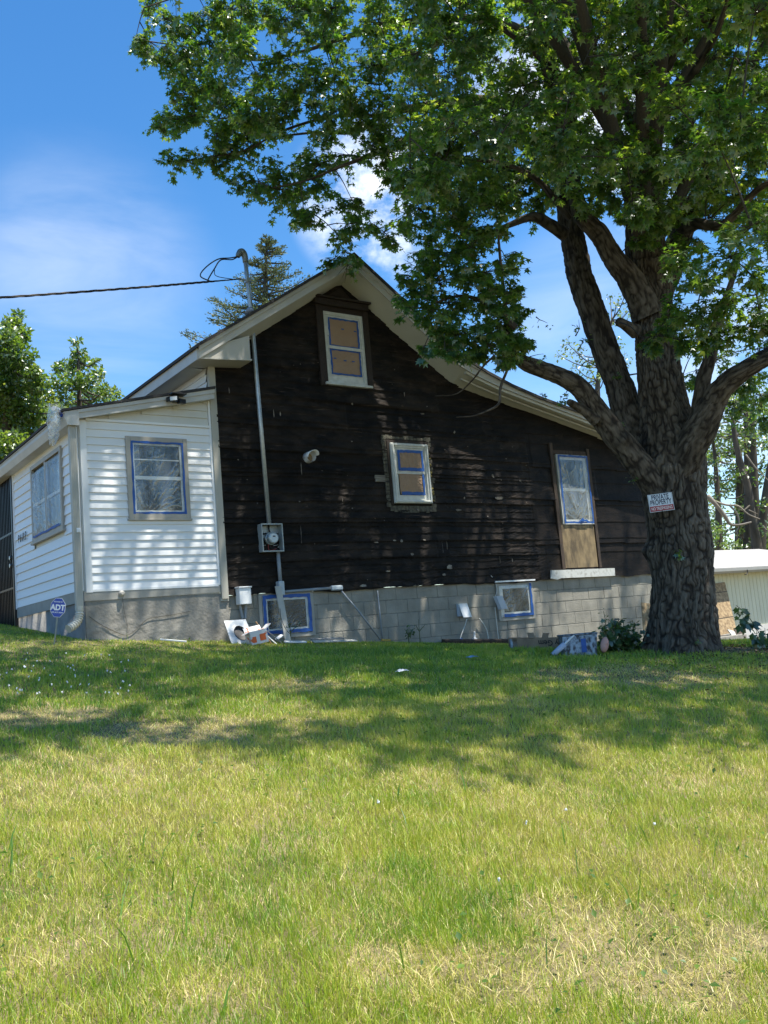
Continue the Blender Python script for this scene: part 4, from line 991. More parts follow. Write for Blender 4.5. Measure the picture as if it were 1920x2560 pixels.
# boards by the big tree
t = thing('scrap_board', 'strand board offcut leaning behind the left side of the trunk', 'board', gp(13.3, -.8))
A0 = dp(1612, 1622, 14.6); A1 = dp(1650, 1618, 14.7); B0 = dp(1604, 1506, 15.0); B1 = dp(1645, 1512, 15.1)
b = MB(); b.add([A0, A1, B1, B0, A0+(.01, .02, 0), A1+(.01, .02, 0), B1+(.01, .02, 0), B0+(.01, .02, 0)], [(0, 1, 2, 3), (7, 6, 5, 4), (0, 4, 5, 1), (1, 5, 6, 2), (2, 6, 7, 3), (3, 7, 4, 0)]); b.build('panel', M_osb, t)
b = MB(); b.tube([dp(1618, 1608, 14.2), dp(1628, 1545, 14.45), dp(1640, 1480, 14.7)], .022, 10); tag(b.build('garden_pole', mat('teal_paint', (.02, .22, .20), .5), None, smooth=True), 'teal pole leaning by the left side of the trunk', 'pole')

# ================================================================== THE GARAGE AT THE BACK
YG = 3.0
t = thing('garage', 'low cream board-sided garage with a sunlit pale roof and grey gutter', 'garage', (21.0, YG, -.8))
gx0, gx1 = 18.9, 27.5
pe = yp(1850, 1438, YG); pbm = yp(1850, 1567, YG); zt, zb = float(pe[2])+.12, float(pbm[2])
b = MB()
pit = .163; x = gx0
while x < gx1:
    b.box(x+.006, min(x+pit-.006, gx1), zb, zt, .0, .012, lambda a, c, d: (a, YG-d, c)); x += pit
b.box(gx0, gx1, zb, zt, -.05, .002, lambda a, c, d: (a, YG-d, c)); b.box(gx0, gx0+.05, YG, YG+5, zb, zt)
b.build('wall', mat('cream_board_siding', (.62, .62, .47), .6, vary=.08, vscale=3, stretch=(1, 1, .3)), t)
b = MB(); b.box(gx0, gx1, -1.6, zb-.003, -.03, .05, lambda a, c, d: (a, YG-d, c)); b.build('foundation', mat('white_concrete', (.66, .65, .62), .8, vary=.2, vscale=4), t)
eg = yp(1850, 1418, YG-.35); rg = yp(1850, 1374, YG+3.2)
b = MB(); b.add(*[[(gx0-.35, YG-.38, eg[2]), (gx1, YG-.38, eg[2]), (gx1, YG+3.2, rg[2]), (gx0-.35, YG+3.2, rg[2]), (gx0-.35, YG-.38, eg[2]-.05), (gx1, YG-.38, eg[2]-.05), (gx1, YG+6.6, eg[2]-.05), (gx0-.35, YG+6.6, eg[2]-.05)], [(0, 1, 2, 3), (0, 4, 5, 1), (3, 2, 6, 7), (0, 3, 7, 4)]])
b.build('roof', mat('bleached_shingle', (.40, .385, .36), .85, vary=.25, vscale=20, bump=.2, bscale=60, stretch=(.4, 1, 1)), t)
b = MB(); b.prism([(-.34, -.14), (-.44, -.14), (-.48, -.09), (-.48, -.02), (-.34, -.02)], gx0-.35, gx1, lambda a, c, d: (d, YG+a, eg[2]+c)); b.build('gutter', mat('garage_gutter', (.30, .30, .28), .5, vary=.1), t)
b = MB(); pc = yp(1868, 1424, YG-.49); b.tube(smooth_path([pc+(0, 0, -.0), pc+(-.0, 0, -.07), pc+(-.05, 0, -.115), pc+(-.13, 0, -.12)], 4), .012, 6); b.build('gutter_bracket', M_rubber, t)
t = thing('strand_board', 'strand board sheet leaning on the cream garage wall', 'board', tuple(yp(1815, 1580, YG-.5)))
A0, A1 = yp(1800, 1588, YG-.5), yp(1843, 1580, YG-.5); B0, B1 = yp(1770, 1460, YG-.06), yp(1831, 1463, YG-.06)
b = MB(); b.obox(A0-(A1-A0)*.3, (A1-A0)*1.3, (B0-A0)*.99, np.array([0, .025, .006])); b.build('panel', M_osb, t)
b = MB()
for f in (.30, .80): b.obox(A0-(A1-A0)*.3+(B0-A0)*f-(0, .004, 0), (A1-A0)*1.3, (B0-A0)*.012, np.array([0, .003, 0]))
b.obox(A0-(0, .004, 0), (A1-A0)*.03, (B0-A0)*.99, np.array([0, .003, 0])); b.build('seam', M_ink, t)
t = thing('concrete_trough', 'low pale concrete trough holding scraps in front of the leaning sheet', 'trough', tuple(yp(1835, 1612, YG-1.2)))
q0, q1 = yp(1800, 1612, YG-1.2), yp(1870, 1608, YG-1.2); hh_ = yp(1800, 1592, YG-1.2)[2]-q0[2]
b = MB(); b.box(q0[0]-.3, q1[0], YG-1.2, YG-1.12, q0[2]-.2, q0[2]+hh_); b.box(q0[0]-.3, q1[0], YG-.5, YG-.42, q0[2]-.2, q0[2]+hh_); b.box(q1[0]-.08, q1[0], YG-1.12, YG-.5, q0[2]-.2, q0[2]+hh_); b.box(q0[0]-.3, q1[0]-.08, YG-1.12, YG-.5, q0[2]-.2, q0[2]+.05)
b.build('basin', mat('worn_concrete', (.34, .32, .28), .9, vary=.3, vscale=6), t, bevel=.02)
stick('wood_scrap', 'dark board end sticking out of the concrete trough', 'scrap', (yp(1845, 1575, YG-.7), yp(1852, 1592, YG-1.15)), .22, .03, M_brwood)
stick('wood_scrap', 'pale board resting across the concrete trough', 'scrap', (yp(1826, 1578, YG-.75), yp(1838, 1594, YG-1.15)), .15, .03, mat('pale_board', (.42, .42, .38), .7))

# ================================================================== GROUND
gxs = np.r_[np.linspace(-160, -8, 30), np.linspace(-7, 22, 150), np.linspace(23, 200, 30)]
gys = np.r_[np.linspace(-80, -14, 20), np.linspace(-13.5, 6, 130), np.linspace(7, 300, 40)]
GX, GY = np.meshgrid(gxs, gys, indexing='ij'); GZ = gz(GX, GY)
V = np.stack([GX, GY, GZ], -1).reshape(-1, 3); ny_ = len(gys)
i = np.arange(len(gxs)-1)[:, None]*ny_; j = np.arange(ny_-1)[None, :]
Q = np.stack([i+j, i+ny_+j, i+ny_+j+1, i+j+1], -1).reshape(-1, 4)
soil = mat('lawn_soil', (.10, .085, .035), .95, col2=(.20, .16, .09), vscale=3.0, bump=.5, bscale=40, lo=.4, hi=.62)
lawn = link('lawn', make_mesh('lawn', V, quads=Q, smooth=True), soil); tag(lawn, kind='structure')

# ------------------------------------------------------------------ grass blades
DRY = []                                           # (x, y, radius, strength): parched or worn spots
for u, v, r, s in ((1500, 2420, .34, .8), (1250, 2450, .30, .7), (1000, 2430, .28, .7), (1700, 2460, .35, .8), (1860, 2370, .22, 1.0), (1450, 2300, .3, .75), (1600, 2320, .3, .7), (560, 2480, .22, .6), (60, 2380, .3, .55), (120, 1960, .9, .6), (450, 1960, .7, .4), (1750, 2200, .35, .4),
                   (90, 1800, .45, 1.0), (200, 1798, .4, .9), (330, 1830, .4, .9), (480, 1835, .5, 1.0), (560, 1810, .35, .9), (760, 1715, .5, .8), (1500, 1690, .8, .9), (1650, 1690, .8, .9), (1330, 1760, .4, .4), (380, 1850, .3, 1), (1060, 1950, .4, .5), (1350, 2000, .5, .45), (1800, 1960, .6, .5)):
    p = ground_at(u, v); DRY.append((p[0], p[1], r, s))
def dryness(x, y):
    d = np.zeros_like(x)
    for a, b, r, s in DRY:
        n = r*(.7+.6*fbm(x*3, y*3, 201, 2)); q = np.hypot(x-a, (y-b))/n
        d = np.maximum(d, s*(1-sm(.45, 1.15, q)))
    near = .24*sm(.40, .70, fbm(x*1.5, y*1.5, 203, 3)) + .20*sm(.55, .8, fbm(x*4.5, y*4.5, 205, 2))
    sunny = .25+.75*sm(-3.6, -5.6, y)
    return np.clip(np.maximum(d, near*sunny), 0, 1)
def scatter(n, tmin, tmax, power=1.0):
    """points on the lawn, denser near the photographer"""
    f = rng.random(n); t = tmin*(tmax/tmin)**(f**power); a = rng.uniform(-1, 1, n); a = np.sign(a)*np.abs(a)**1.15
    hn = FW[:2]/np.linalg.norm(FW[:2]); hr = RT[:2]/np.linalg.norm(RT[:2])
    w = .50*t+2.4
    x = CAM[0]+hn[0]*t+hr[0]*a*w; y = CAM[1]+hn[1]*t+hr[1]*a*w
    ok = (y < -.02) | ((x < 3.45) & (y < 5)) | (x > 14.6)
    ok &= np.hypot(x-10.49, y+4.04) > .40+.45*fbm(x*2.2, y*2.2, 241, 2)
    return x[ok], y[ok], t[ok]
def blades(name, x, y, hgt, wid, lean, tint, mt, seed=0):
    n = len(x); z = gz(x, y)-.004
    az = rng.uniform(0, 2*math.pi, n); la = rng.uniform(0, 2*math.pi, n)
    sx_, sy_ = np.cos(az)*wid*.5, np.sin(az)*wid*.5
    lx, ly = np.cos(la)*lean*hgt, np.sin(la)*lean*hgt
    hz_ = hgt*np.sqrt(np.clip(1-.7*lean**2, .06, 1))
    V = np.empty((n, 5, 3))
    V[:, 0] = np.stack([x-sx_, y-sy_, z], -1); V[:, 1] = np.stack([x+sx_, y+sy_, z], -1)
    V[:, 2] = np.stack([x-sx_*.75+lx*.38, y-sy_*.75+ly*.38, z+hz_*.58], -1); V[:, 3] = np.stack([x+sx_*.75+lx*.38, y+sy_*.75+ly*.38, z+hz_*.58], -1)
    V[:, 4] = np.stack([x+lx, y+ly, z+hz_], -1)
    o = np.arange(n)*5
    quads = np.stack([o, o+1, o+3, o+2], -1); tris = np.stack([o+2, o+3, o+4], -1)
    me = make_mesh(name, V.reshape(-1, 3), quads=quads, tris=tris, tint=np.repeat(tint, 5))
    return tag(link(name, me, mt), kind='stuff')
M_grass = leafmat('grass_blade', [(.045, .140, .008), (.140, .275, .010), (.37, .45, .022), (.58, .51, .12), (.80, .68, .32)],
                  [(.15, .34, .015), (.34, .52, .02), (.54, .61, .045), (.60, .50, .14), (.66, .55, .27)], .34, .5, .05)
x, y, tt = scatter(860000, 2.0, 17.5, .90)
dry = dryness(x, y)
keep = rng.random(len(x)) > .12*dry*(dry > .6)
x, y, tt, dry = x[keep], y[keep], tt[keep], dry[keep]
isdry = rng.random(len(x)) < dry*.70+.09
clump = fbm(x*3.2, y*3.2, 211, 3)
hgt = (.032+.048*rng.random(len(x))**1.8)*(.60+.8*clump)*(1-.35*(dry > .6))
hgt = np.where(isdry, hgt*.75, hgt)
hgt *= 1-.42*sm(-2.2, -.6, y)
lean = np.where(isdry, rng.uniform(.35, 1.12, len(x)), rng.uniform(.08, .75, len(x)))
tint = np.where(isdry, rng.uniform(.68, 1.0, len(x)), np.clip(.36*rng.random(len(x))+.13+.55*(fbm(x*1.3, y*1.3, 215, 3)-.42)+.35*(fbm(x*6, y*6, 217, 2)-.5)+.14*sm(-4, -6, y), 0, .64))
wid = (.0020+.0014*rng.random(len(x)))*(1+.20*np.clip(tt-4, 0, 8))
grass = blades('grass', x, y, hgt, wid, lean, tint, M_grass)
# thatch: dead straw lying flat
x, y, tt = scatter(90000, 2.0, 12, .75); dry = dryness(x, y); k = rng.random(len(x)) < .15+.85*dry; x, y, tt = x[k], y[k], tt[k]
blades('dead_grass', x, y, rng.uniform(.04, .11, len(x)), .0026*(1+.15*np.clip(tt-4, 0, 8)), rng.uniform(.95, 1.17, len(x)), rng.uniform(.78, 1, len(x)), M_grass)
# coarse tall blades here and there
x, y, tt = scatter(700, 2.2, 12, .8); k = fbm(x*.9, y*.9, 221, 2) > .48; x, y, tt = x[k], y[k], tt[k]
blades('coarse_grass', x, y, rng.uniform(.09, .19, len(x)), rng.uniform(.005, .010, len(x)), rng.uniform(.1, .6, len(x)), rng.uniform(.0, .35, len(x)), M_grass)

# ------------------------------------------------------------------ leaves
def star_leaf():
    tip = [(0, 1.0), (62, .93), (122, .66), (-122, .66), (-62, .93)]
    pts = []
    order = [(0, 1.0), (30, .40), (62, .93), (93, .36), (124, .66), (180, .12), (236, .66), (267, .36), (298, .93), (330, .40)]
    for a, r in order:
        a = math.radians(a); pts.append((math.sin(a)*r, math.cos(a)*r, -.16*r*r))
    V = np.array([(0, 0, .03)]+pts); V[:, 1] += .12
    T = np.array([(0, i+1, (i+1) % 10+1) for i in range(10)]); return V, T
def oval_leaf():
    V = np.array([(0, 0, 0), (.30, .45, .05), (0, 1, -.12), (-.30, .45, .05)]); return V, np.array([(0, 1, 2), (0, 2, 3)])
def ivy_leaf():
    pts = [(0, 1.0), (34, .55), (58, .80), (100, .45), (140, .55), (180, .15), (220, .55), (260, .45), (302, .80), (326, .55)]
    P_ = []
    for a, r in pts:
        a = math.radians(a); P_.append((math.sin(a)*r, math.cos(a)*r, -.12*r*r))
    V = np.array([(0, 0, .03)]+P_); return V, np.array([(0, i+1, (i+1) % 10+1) for i in range(10)])
def leaf_arrays(P, axis, normal, size, proto):
    V0, T0 = proto; n = len(P)
    ax = axis/(np.linalg.norm(axis, axis=1)[:, None]+1e-9)
    nm = normal - ax*np.sum(normal*ax, 1)[:, None]; nm /= np.linalg.norm(nm, axis=1)[:, None]+1e-9
    sd = np.cross(ax, nm)
    V = P[:, None, :] + size[:, None, None]*(V0[None, :, 0, None]*sd[:, None, :] + V0[None, :, 1, None]*ax[:, None, :] + V0[None, :, 2, None]*nm[:, None, :])
    T = T0[None] + (np.arange(n)*len(V0))[:, None, None]
    return V.reshape(-1, 3), T.reshape(-1, 3)
def unit(n):
    v = rng.normal(size=(n, 3)); return v/np.linalg.norm(v, axis=1)[:, None]

# ================================================================== THE BIG TREE
HN = np.array([FW[0], FW[1], 0]); HN /= np.linalg.norm(HN)
TB = np.array([10.49, -4.04, 0.0])
def tp(u, v, q=0.0):
    d = ray(u, v); s = (q + (TB-CAM)@HN)/(d@HN); return CAM+d*s
def pxm(P): return ((P-CAM)@FW)/F                 # metres covered by one photograph pixel there
tree = thing('sweetgum_tree', 'huge shade tree with furrowed bark and star-shaped leaves over the house', 'tree', (10.49, -4.04, float(gz(10.49, -4.04))))
def barkmat():
    mt = bpy.data.materials.new('furrowed_bark'); mt.use_nodes = True; nt = mt.node_tree; L = nt.links; bs = nt.nodes['Principled BSDF']
    bs.inputs['Roughness'].default_value = .9; bs.inputs['Specular IOR Level'].default_value = .2
    at = N(nt, 'ShaderNodeAttribute', attribute_name='tint'); tcn = N(nt, 'ShaderNodeTexCoord')
    mpb = N(nt, 'ShaderNodeMapping'); mpb.inputs['Scale'].default_value = (1, 1, .22); L.new(tcn.outputs['Object'], mpb.inputs[0])
    nz = N(nt, 'ShaderNodeTexNoise'); nz.inputs['Scale'].default_value = 55; nz.inputs['Detail'].default_value = 7; nz.inputs['Roughness'].default_value = .65; L.new(mpb.outputs[0], nz.inputs[0])
    r = N(nt, 'ShaderNodeValToRGB'); e = r.color_ramp.elements; e[0].position = .12; e[0].color = (.030, .024, .020, 1); e[1].position = .95; e[1].color = (.150, .128, .104, 1)
    e.new(.45).color = (.074, .061, .048, 1)
    ad = N(nt, 'ShaderNodeMath', operation='MULTIPLY_ADD'); ad.inputs[1].default_value = .5; L.new(nz.outputs['Fac'], ad.inputs[0])
    s_ = N(nt, 'ShaderNodeMath', operation='MULTIPLY_ADD'); s_.inputs[1].default_value = 1.0; s_.inputs[2].default_value = -.26; L.new(at.outputs['Fac'], s_.inputs[0]); L.new(s_.outputs[0], ad.inputs[2])
    L.new(ad.outputs[0], r.inputs[0]); L.new(r.outputs[0], bs.inputs['Base Color'])
    bp = N(nt, 'ShaderNodeBump'); bp.inputs['Strength'].default_value = .9; bp.inputs['Distance'].default_value = .02; L.new(nz.outputs['Fac'], bp.inputs['Height']); L.new(bp.outputs[0], bs.inputs['Normal'])
    return mt
M_bark = barkmat()
def limb(name, pts, q0=0.0, q1=0.0, nseg=40, per=10, amp=.022, flare=False, parent=tree, seed=0, burls=()):
    """pts: (u, v, width in photograph pixels) at depth offset running from q0 to q1"""
    k = len(pts); P = np.array([tp(u, v, q0+(q1-q0)*(i/(k-1))) for i, (u, v, w) in enumerate(pts)])
    R_ = np.array([w*.5*pxm(p) for (u, v, w), p in zip(pts, P)])
    C = smooth_path(np.c_[P, R_], per); P, R_ = C[:, :3], np.maximum(C[:, 3], .004)
    T, U_, W_ = frames(P); a = np.arange(nseg)*2*math.pi/nseg
    s = np.r_[0, np.cumsum(np.linalg.norm(np.diff(P, axis=0), axis=1))]
    S, A_ = np.meshgrid(s, a, indexing='ij'); RR = R_[:, None]
    Rm = float(np.median(R_))
    # furrows: wander along the limb, closed around it
    def ring_noise(fa, fs, sd, o=3):
        c, d = np.cos(A_)*Rm*fa, np.sin(A_)*Rm*fa
        return fbm(c+sd*3.1+S*fs*.6, d+S*fs, sd, o)
    def vp(x, y, per_, sd):
        ix, iy = np.floor(x), np.floor(y); fx, fy = x-ix, y-iy; fx = fx*fx*(3-2*fx); fy = fy*fy*(3-2*fy)
        i0, i1 = np.mod(ix, per_), np.mod(ix+1, per_)
        return (_h(i0, iy, sd)*(1-fx)+_h(i1, iy, sd)*fx)*(1-fy)+(_h(i0, iy+1, sd)*(1-fx)+_h(i1, iy+1, sd)*fx)*fy
    n1 = max(6, int(round(Rm*2*math.pi/.060)))
    wa = (fbm(np.cos(A_)*Rm*5+seed, S*3.4+np.sin(A_)*Rm*5, 301+seed, 4)-.5)*1.7
    an = A_/(2*math.pi)
    r1 = 1-np.abs(2*vp(an*n1+wa*1.1, S/.21, n1, 401+seed)-1)
    r2 = 1-np.abs(2*vp(an*n1*2+wa*2.2, S/.11+.5*wa, n1*2, 409+seed)-1)
    r3 = vp(an*n1*5+wa*3, S/.045, n1*5, 419+seed)
    vv = vp(an*n1*2.0+wa*1.4+.5, S/.12, n1*2, 423+seed)
    ridge = 1-np.clip(.55*r1**4+.75*r2**4, 0, 1)
    ridge = np.clip(ridge*(.62+.60*r3)-.22*vv*(vv > .55), 0, 1.2)
    fine = ring_noise(26, 9, 321+seed, 3)
    disp = amp*np.clip(RR/.16, .12, 1.0)*(ridge-.6) + .012*np.clip(RR/.2, .1, 1)*(fine-.5) + .05*RR*(ring_noise(4, 1.0, 331+seed, 2)-.5)
    rad = RR+disp
    if flare:
        ex = np.exp(-np.clip(S-.12, 0, 9)/.22)
        rad = rad*(1+ex*(.20+.20*np.cos(A_*5+1.0)+.10*np.cos(A_*3)))
    for (sb, ab, rb, hb) in burls:
        dd = np.hypot((S-sb)/rb, ((A_-ab+math.pi) % (2*math.pi)-math.pi)*Rm/rb); rad = rad+hb*np.exp(-dd**2*1.6)
    V = P[:, None, :]+rad[..., None]*(np.cos(A_)[..., None]*U_[:, None, :]+np.sin(A_)[..., None]*W_[:, None, :])
    m_ = len(P); i = np.arange(m_-1)[:, None]*nseg; j = np.arange(nseg)[None, :]; j2 = (j+1) % nseg
    Q = np.stack([i+j, i+j2, i+nseg+j2, i+nseg+j], -1).reshape(-1, 4)
    V = V.reshape(-1, 3); nv = len(V); V = np.vstack([V, P[-1]+T[-1]*R_[-1]*.4]); e = (m_-1)*nseg
    tr = np.stack([e+np.arange(nseg), e+(np.arange(nseg)+1) % nseg, np.full(nseg, nv)], -1)
    me = make_mesh(name, V, quads=Q, tris=tr, smooth=True, tint=np.r_[np.clip(ridge.ravel(), 0, 1), .5])
    return link(name, me, M_bark, parent), P, R_
NODES = []
def L_(*a, **k):
    o, P, R_ = limb(*a, **k); NODES.append((P, R_)); return o
trunk = L_('trunk', [(1714, 1690, 205), (1710, 1655, 200), (1708, 1625, 188), (1708, 1590, 172), (1708, 1540, 160), (1707, 1480, 153), (1705, 1420, 151), (1702, 1360, 153), (1694, 1300, 150), (1686, 1230, 156), (1681, 1170, 164), (1676, 1110, 148), (1662, 1026, 120), (1649, 940, 106), (1638, 833, 100), (1624, 740, 102), (1615, 660, 98),
     (1610, 560, 88), (1608, 502, 84), (1613, 386, 78), (1628, 270, 70), (1652, 154, 62), (1684, 58, 50), (1700, -60, 44), (1715, -260, 34), (1730, -480, 22), (1740, -700, 8)], nseg=380, per=40, amp=.034, flare=True, burls=((1.62, 2.2, .17, .10),))
L_('limb', [(1660, 1210, 90), (1630, 1160, 88), (1603, 1105, 84), (1567, 1026, 76), (1550, 968, 69), (1519, 891, 67), (1480, 775, 66), (1452, 698, 64), (1440, 640, 61), (1423, 540, 56), (1415, 386, 50), (1407, 328, 46), (1395, 240, 40), (1370, 130, 36), (1350, 20, 30), (1330, -100, 22), (1300, -330, 8)], .12, 1.2, nseg=120, per=16, seed=1, amp=.026)
L_('limb', [(1668, 1262, 60), (1630, 1204, 66), (1586, 1146, 65), (1531, 1080, 60), (1484, 1016, 54), (1448, 968, 50), (1400, 940, 44), (1340, 918, 41), (1306, 904, 34), (1286, 884, 24), (1270, 840, 16), (1262, 760, 11), (1250, 640, 7), (1240, 520, 4)], -.12, -1.1, nseg=90, per=14, seed=2, amp=.016, burls=((1.05, 4.2, .07, .05),))
L_('limb', [(1620, 790, 74), (1594, 730, 70), (1570, 690, 62), (1530, 640, 52), (1496, 582, 48), (1455, 538, 43), (1436, 470, 36), (1426, 400, 28), (1400, 320, 22), (1370, 220, 14), (1340, 100, 6)], -.12, -.8, nseg=70, per=12, seed=3, amp=.020)
L_('limb', [(1682, 1250, 56), (1706, 1176, 74), (1730, 1115, 78), (1757, 1064, 76), (1785, 1004, 62), (1814, 962, 54), (1862, 926, 47), (1925, 888, 42), (2010, 846, 36), (2130, 790, 26), (2260, 730, 12)], -.10, -1.6, nseg=90, per=14, seed=4, amp=.022)
L_('limb', [(1728, 1140, 40), (1746, 1040, 42), (1759, 949, 36), (1776, 891, 31), (1792, 820, 25), (1817, 740, 17), (1850, 640, 9)], -.28, -.9, nseg=50, per=12, seed=5, amp=.016)
L_('limb', [(1628, 800, 70), (1650, 730, 68), (1671, 680, 64), (1690, 617, 60), (1731, 521, 52), (1778, 440, 44), (1832, 380, 36), (1905, 300, 28), (1990, 200, 16), (2060, 60, 6)], .05, .9, nseg=70, per=12, seed=6, amp=.022)
sm_ = dict(nseg=16, per=8, amp=.006)
L_('limb', [(1408, 310, 40), (1372, 285, 38), (1300, 262, 33), (1250, 257, 30), (1165, 250, 27), (1088, 262, 23), (991, 277, 18), (953, 290, 14), (880, 330, 10), (800, 330, 7), (700, 340, 5), (560, 350, 3)], .8, 1.6, seed=7, **sm_)
L_('limb', [(1215, 260, 24), (1146, 280, 19), (1099, 306, 17), (1007, 352, 15), (953, 376, 14), (890, 402, 10), (837, 422, 8), (770, 450, 5), (680, 470, 3)], .9, .5, seed=8, **sm_)
L_('limb', [(1362, 120, 36), (1260, 62, 26), (1100, 45, 19), (920, 78, 14), (839, 101, 11), (758, 128, 8), (640, 150, 6), (480, 120, 4), (350, 100, 3)], 1.1, 1.5, seed=9, **sm_)
L_('limb', [(1110, 46, 18), (1000, -20, 14), (820, -70, 11), (620, -60, 8), (450, -10, 4), (360, 20, 3)], 1.2, .6, seed=10, **sm_)
L_('limb', [(953, 290, 11), (830, 292, 8), (704, 328, 6), (612, 375, 4), (470, 402, 3)], 1.3, 1.0, seed=11, **sm_)
L_('limb', [(1412, 585, 36), (1372, 560, 30), (1334, 542, 24), (1280, 560, 15), (1200, 596, 10), (1120, 650, 7), (1060, 720, 4)], .4, -.6, seed=12, **sm_)
L_('limb', [(1290, 820, 18), (1220, 760, 12), (1150, 740, 8), (1080, 760, 5)], -1.0, -1.1, seed=13, **sm_)
L_('limb', [(1268, 925, 7), (1251, 970, 7), (1247, 1009, 6), (1216, 1028, 5), (1181, 1040, 4), (1141, 1043, 2)], -1.0, -1.3, seed=14, **sm_)
L_('limb', [(1235, 890, 6), (1208, 916, 5), (1177, 955, 4), (1140, 985, 3), (1088, 990, 1.5)], -1.0, -.8, seed=15, **sm_)
L_('limb', [(1490, 1052, 30), (1462, 1028, 24), (1432, 1010, 19), (1424, 1006, 17)], -.5, -.75, seed=16, **sm_)
L_('limb', [(1590, 830, 36), (1562, 812, 26), (1548, 805, 24)], -.3, -.5, seed=17, **sm_)
L_('limb', [(1660, 170, 36), (1730, 60, 30), (1830, 30, 22), (1960, 20, 14), (2080, -20, 6)], -.2, -1.8, seed=18, **sm_)
L_('limb', [(1700, 590, 40), (1740, 560, 30), (1810, 560, 22), (1900, 470, 16), (2000, 430, 8)], -.1, -2.6, seed=19, **sm_)
L_('limb', [(1640, 300, 30), (1690, 250, 26), (1760, 140, 20), (1800, 60, 14), (1840, -90, 6)], -.3, -2.5, seed=20, **sm_)
L_('limb', [(1608, 420, 34), (1606, 300, 28), (1602, 180, 22), (1598, 60, 16), (1590, -80, 8)], -.35, -2.2, seed=21, **sm_)
L_('limb', [(1410, 330, 26), (1440, 240, 22), (1320, 120, 14), (1150, 0, 8), (1000, -120, 4)], .5, -2.0, seed=22, **sm_)
L_('limb', [(1425, 545, 20), (1330, 440, 14), (1200, 400, 10), (1090, 420, 6), (1040, 500, 4)], .3, -.9, seed=23, **sm_)
# limbs that carry the part of the crown above the picture
for k, (x, y, z) in enumerate(((5.0, -6.5, 9.0), (6.0, -8.0, 9.6), (8.0, -8.0, 10.4), (3.6, -4.6, 9.6), (11.5, -8.5, 9.5), (13.5, -6.5, 9.5), (14.5, -3.5, 9.0), (12.5, -1.0, 10.0), (9.5, -1.0, 12.0), (7.0, -2.5, 12.0), (10.5, -5.0, 13.0), (5.8, -5.0, 10.6))):
    base = NODES[0][0][int(len(NODES[0][0])*(.62+.03*(k % 5)))]; e = np.array([x, y, z]); mid = base*.5+e*.5+np.array([0, 0, .9])
    P = smooth_path([base, mid, e], 10); V, Q = tube_arrays(P, np.linspace(.10, .012, len(P)), 9)
    link('limb', make_mesh('limb', V, quads=Q, smooth=True, tint=np.full(len(V), .6)), M_bark, tree); NODES.append((P, np.linspace(.10, .012, len(P))))

allP = np.vstack([p for p, r in NODES[1:]] + [NODES[0][0][len(NODES[0][0])*6//10:]])
BL = []      # leafy sprays: centre, radius, leaves, leaf size scale
def bl(u, v, rpx, q, n=150, s=1.0):
    if s == 1.0: n = int(n*2.45)
    p = tp(u, v, q); BL.append((p, rpx*pxm(p), n, s))
# lobes along the left and lower edge of the crown
for u, v, r in ((340, 92, 26), (372, 104, 34), (408, 128, 38), (436, 160, 32), (372, 22, 30), (410, 48, 38), (462, 70, 46), (470, 132, 46), (520, 40, 52), (522, 112, 50), (488, 190, 38), (520, 220, 40), (462, 232, 26), (478, 258, 34),
                (412, 298, 28), (446, 302, 32), (500, 286, 40), (560, 262, 46), (600, 306, 44), (540, 330, 30), (432, 406, 24), (474, 402, 32), (526, 394, 36), (580, 380, 40), (620, 352, 44), (560, 352, 36),
                (610, 448, 28), (648, 456, 36), (698, 474, 40), (740, 478, 42), (760, 528, 30), (786, 536, 24), (760, 552, 18), (700, 430, 36), (760, 430, 38), (800, 470, 30), (800, 410, 40),
                (846, 590, 28), (872, 560, 26), (858, 632, 26), (836, 648, 20), (872, 664, 24), (900, 530, 24), (880, 500, 26), (975, 600, 20), (960, 580, 16), (930, 560, 16), (1010, 560, 24)):
    bl(u, v, r, rng.uniform(.4, 1.5), int(2.5*r))
# the body of the crown, with gaps left where sky or cloud shows
GAPS = [(672, 112, 46), (560, 168, 30), (868, 345, 28), (745, 372, 24), (905, 450, 40), (960, 430, 30), (1000, 470, 26), (1258, 330, 22), (1490, 240, 34), (1440, 660, 60), (1380, 680, 50), (1350, 620, 34), (1500, 560, 22), (1540, 560, 18), (1840, 520, 24), (1560, 80, 20), (905, 400, 24), (1180, 215, 16), (1500, 470, 26)]
def gapd(u, v): return min(math.hypot(u-a, v-b)/r for a, b, r in GAPS)
for u in np.arange(560, 1960, 58):
    for v in np.arange(-60, 560, 56):
        uu, vv = u+rng.uniform(-26, 26), v+rng.uniform(-26, 26)
        lim = np.interp(uu, [540, 640, 800, 960, 1040, 1200, 1400, 1500, 2000], [250, 330, 400, 420, 500, 530, 500, 560, 560])
        if vv > lim or gapd(uu, vv) < 1.15: continue
        q = rng.uniform(-.6, 1.9) if uu < 1100 else rng.uniform(-2.0, 1.9)
        bl(uu, vv, rng.uniform(34, 52), q, int(rng.uniform(70, 120)))
# second, nearer layer in the middle and right
for k in range(64):
    u, v = rng.uniform(1020, 1930), rng.uniform(-40, 440)
    if gapd(u, v) < 1.2: continue
    bl(u, v, rng.uniform(40, 60), rng.uniform(-3.2, -1.4), 70)
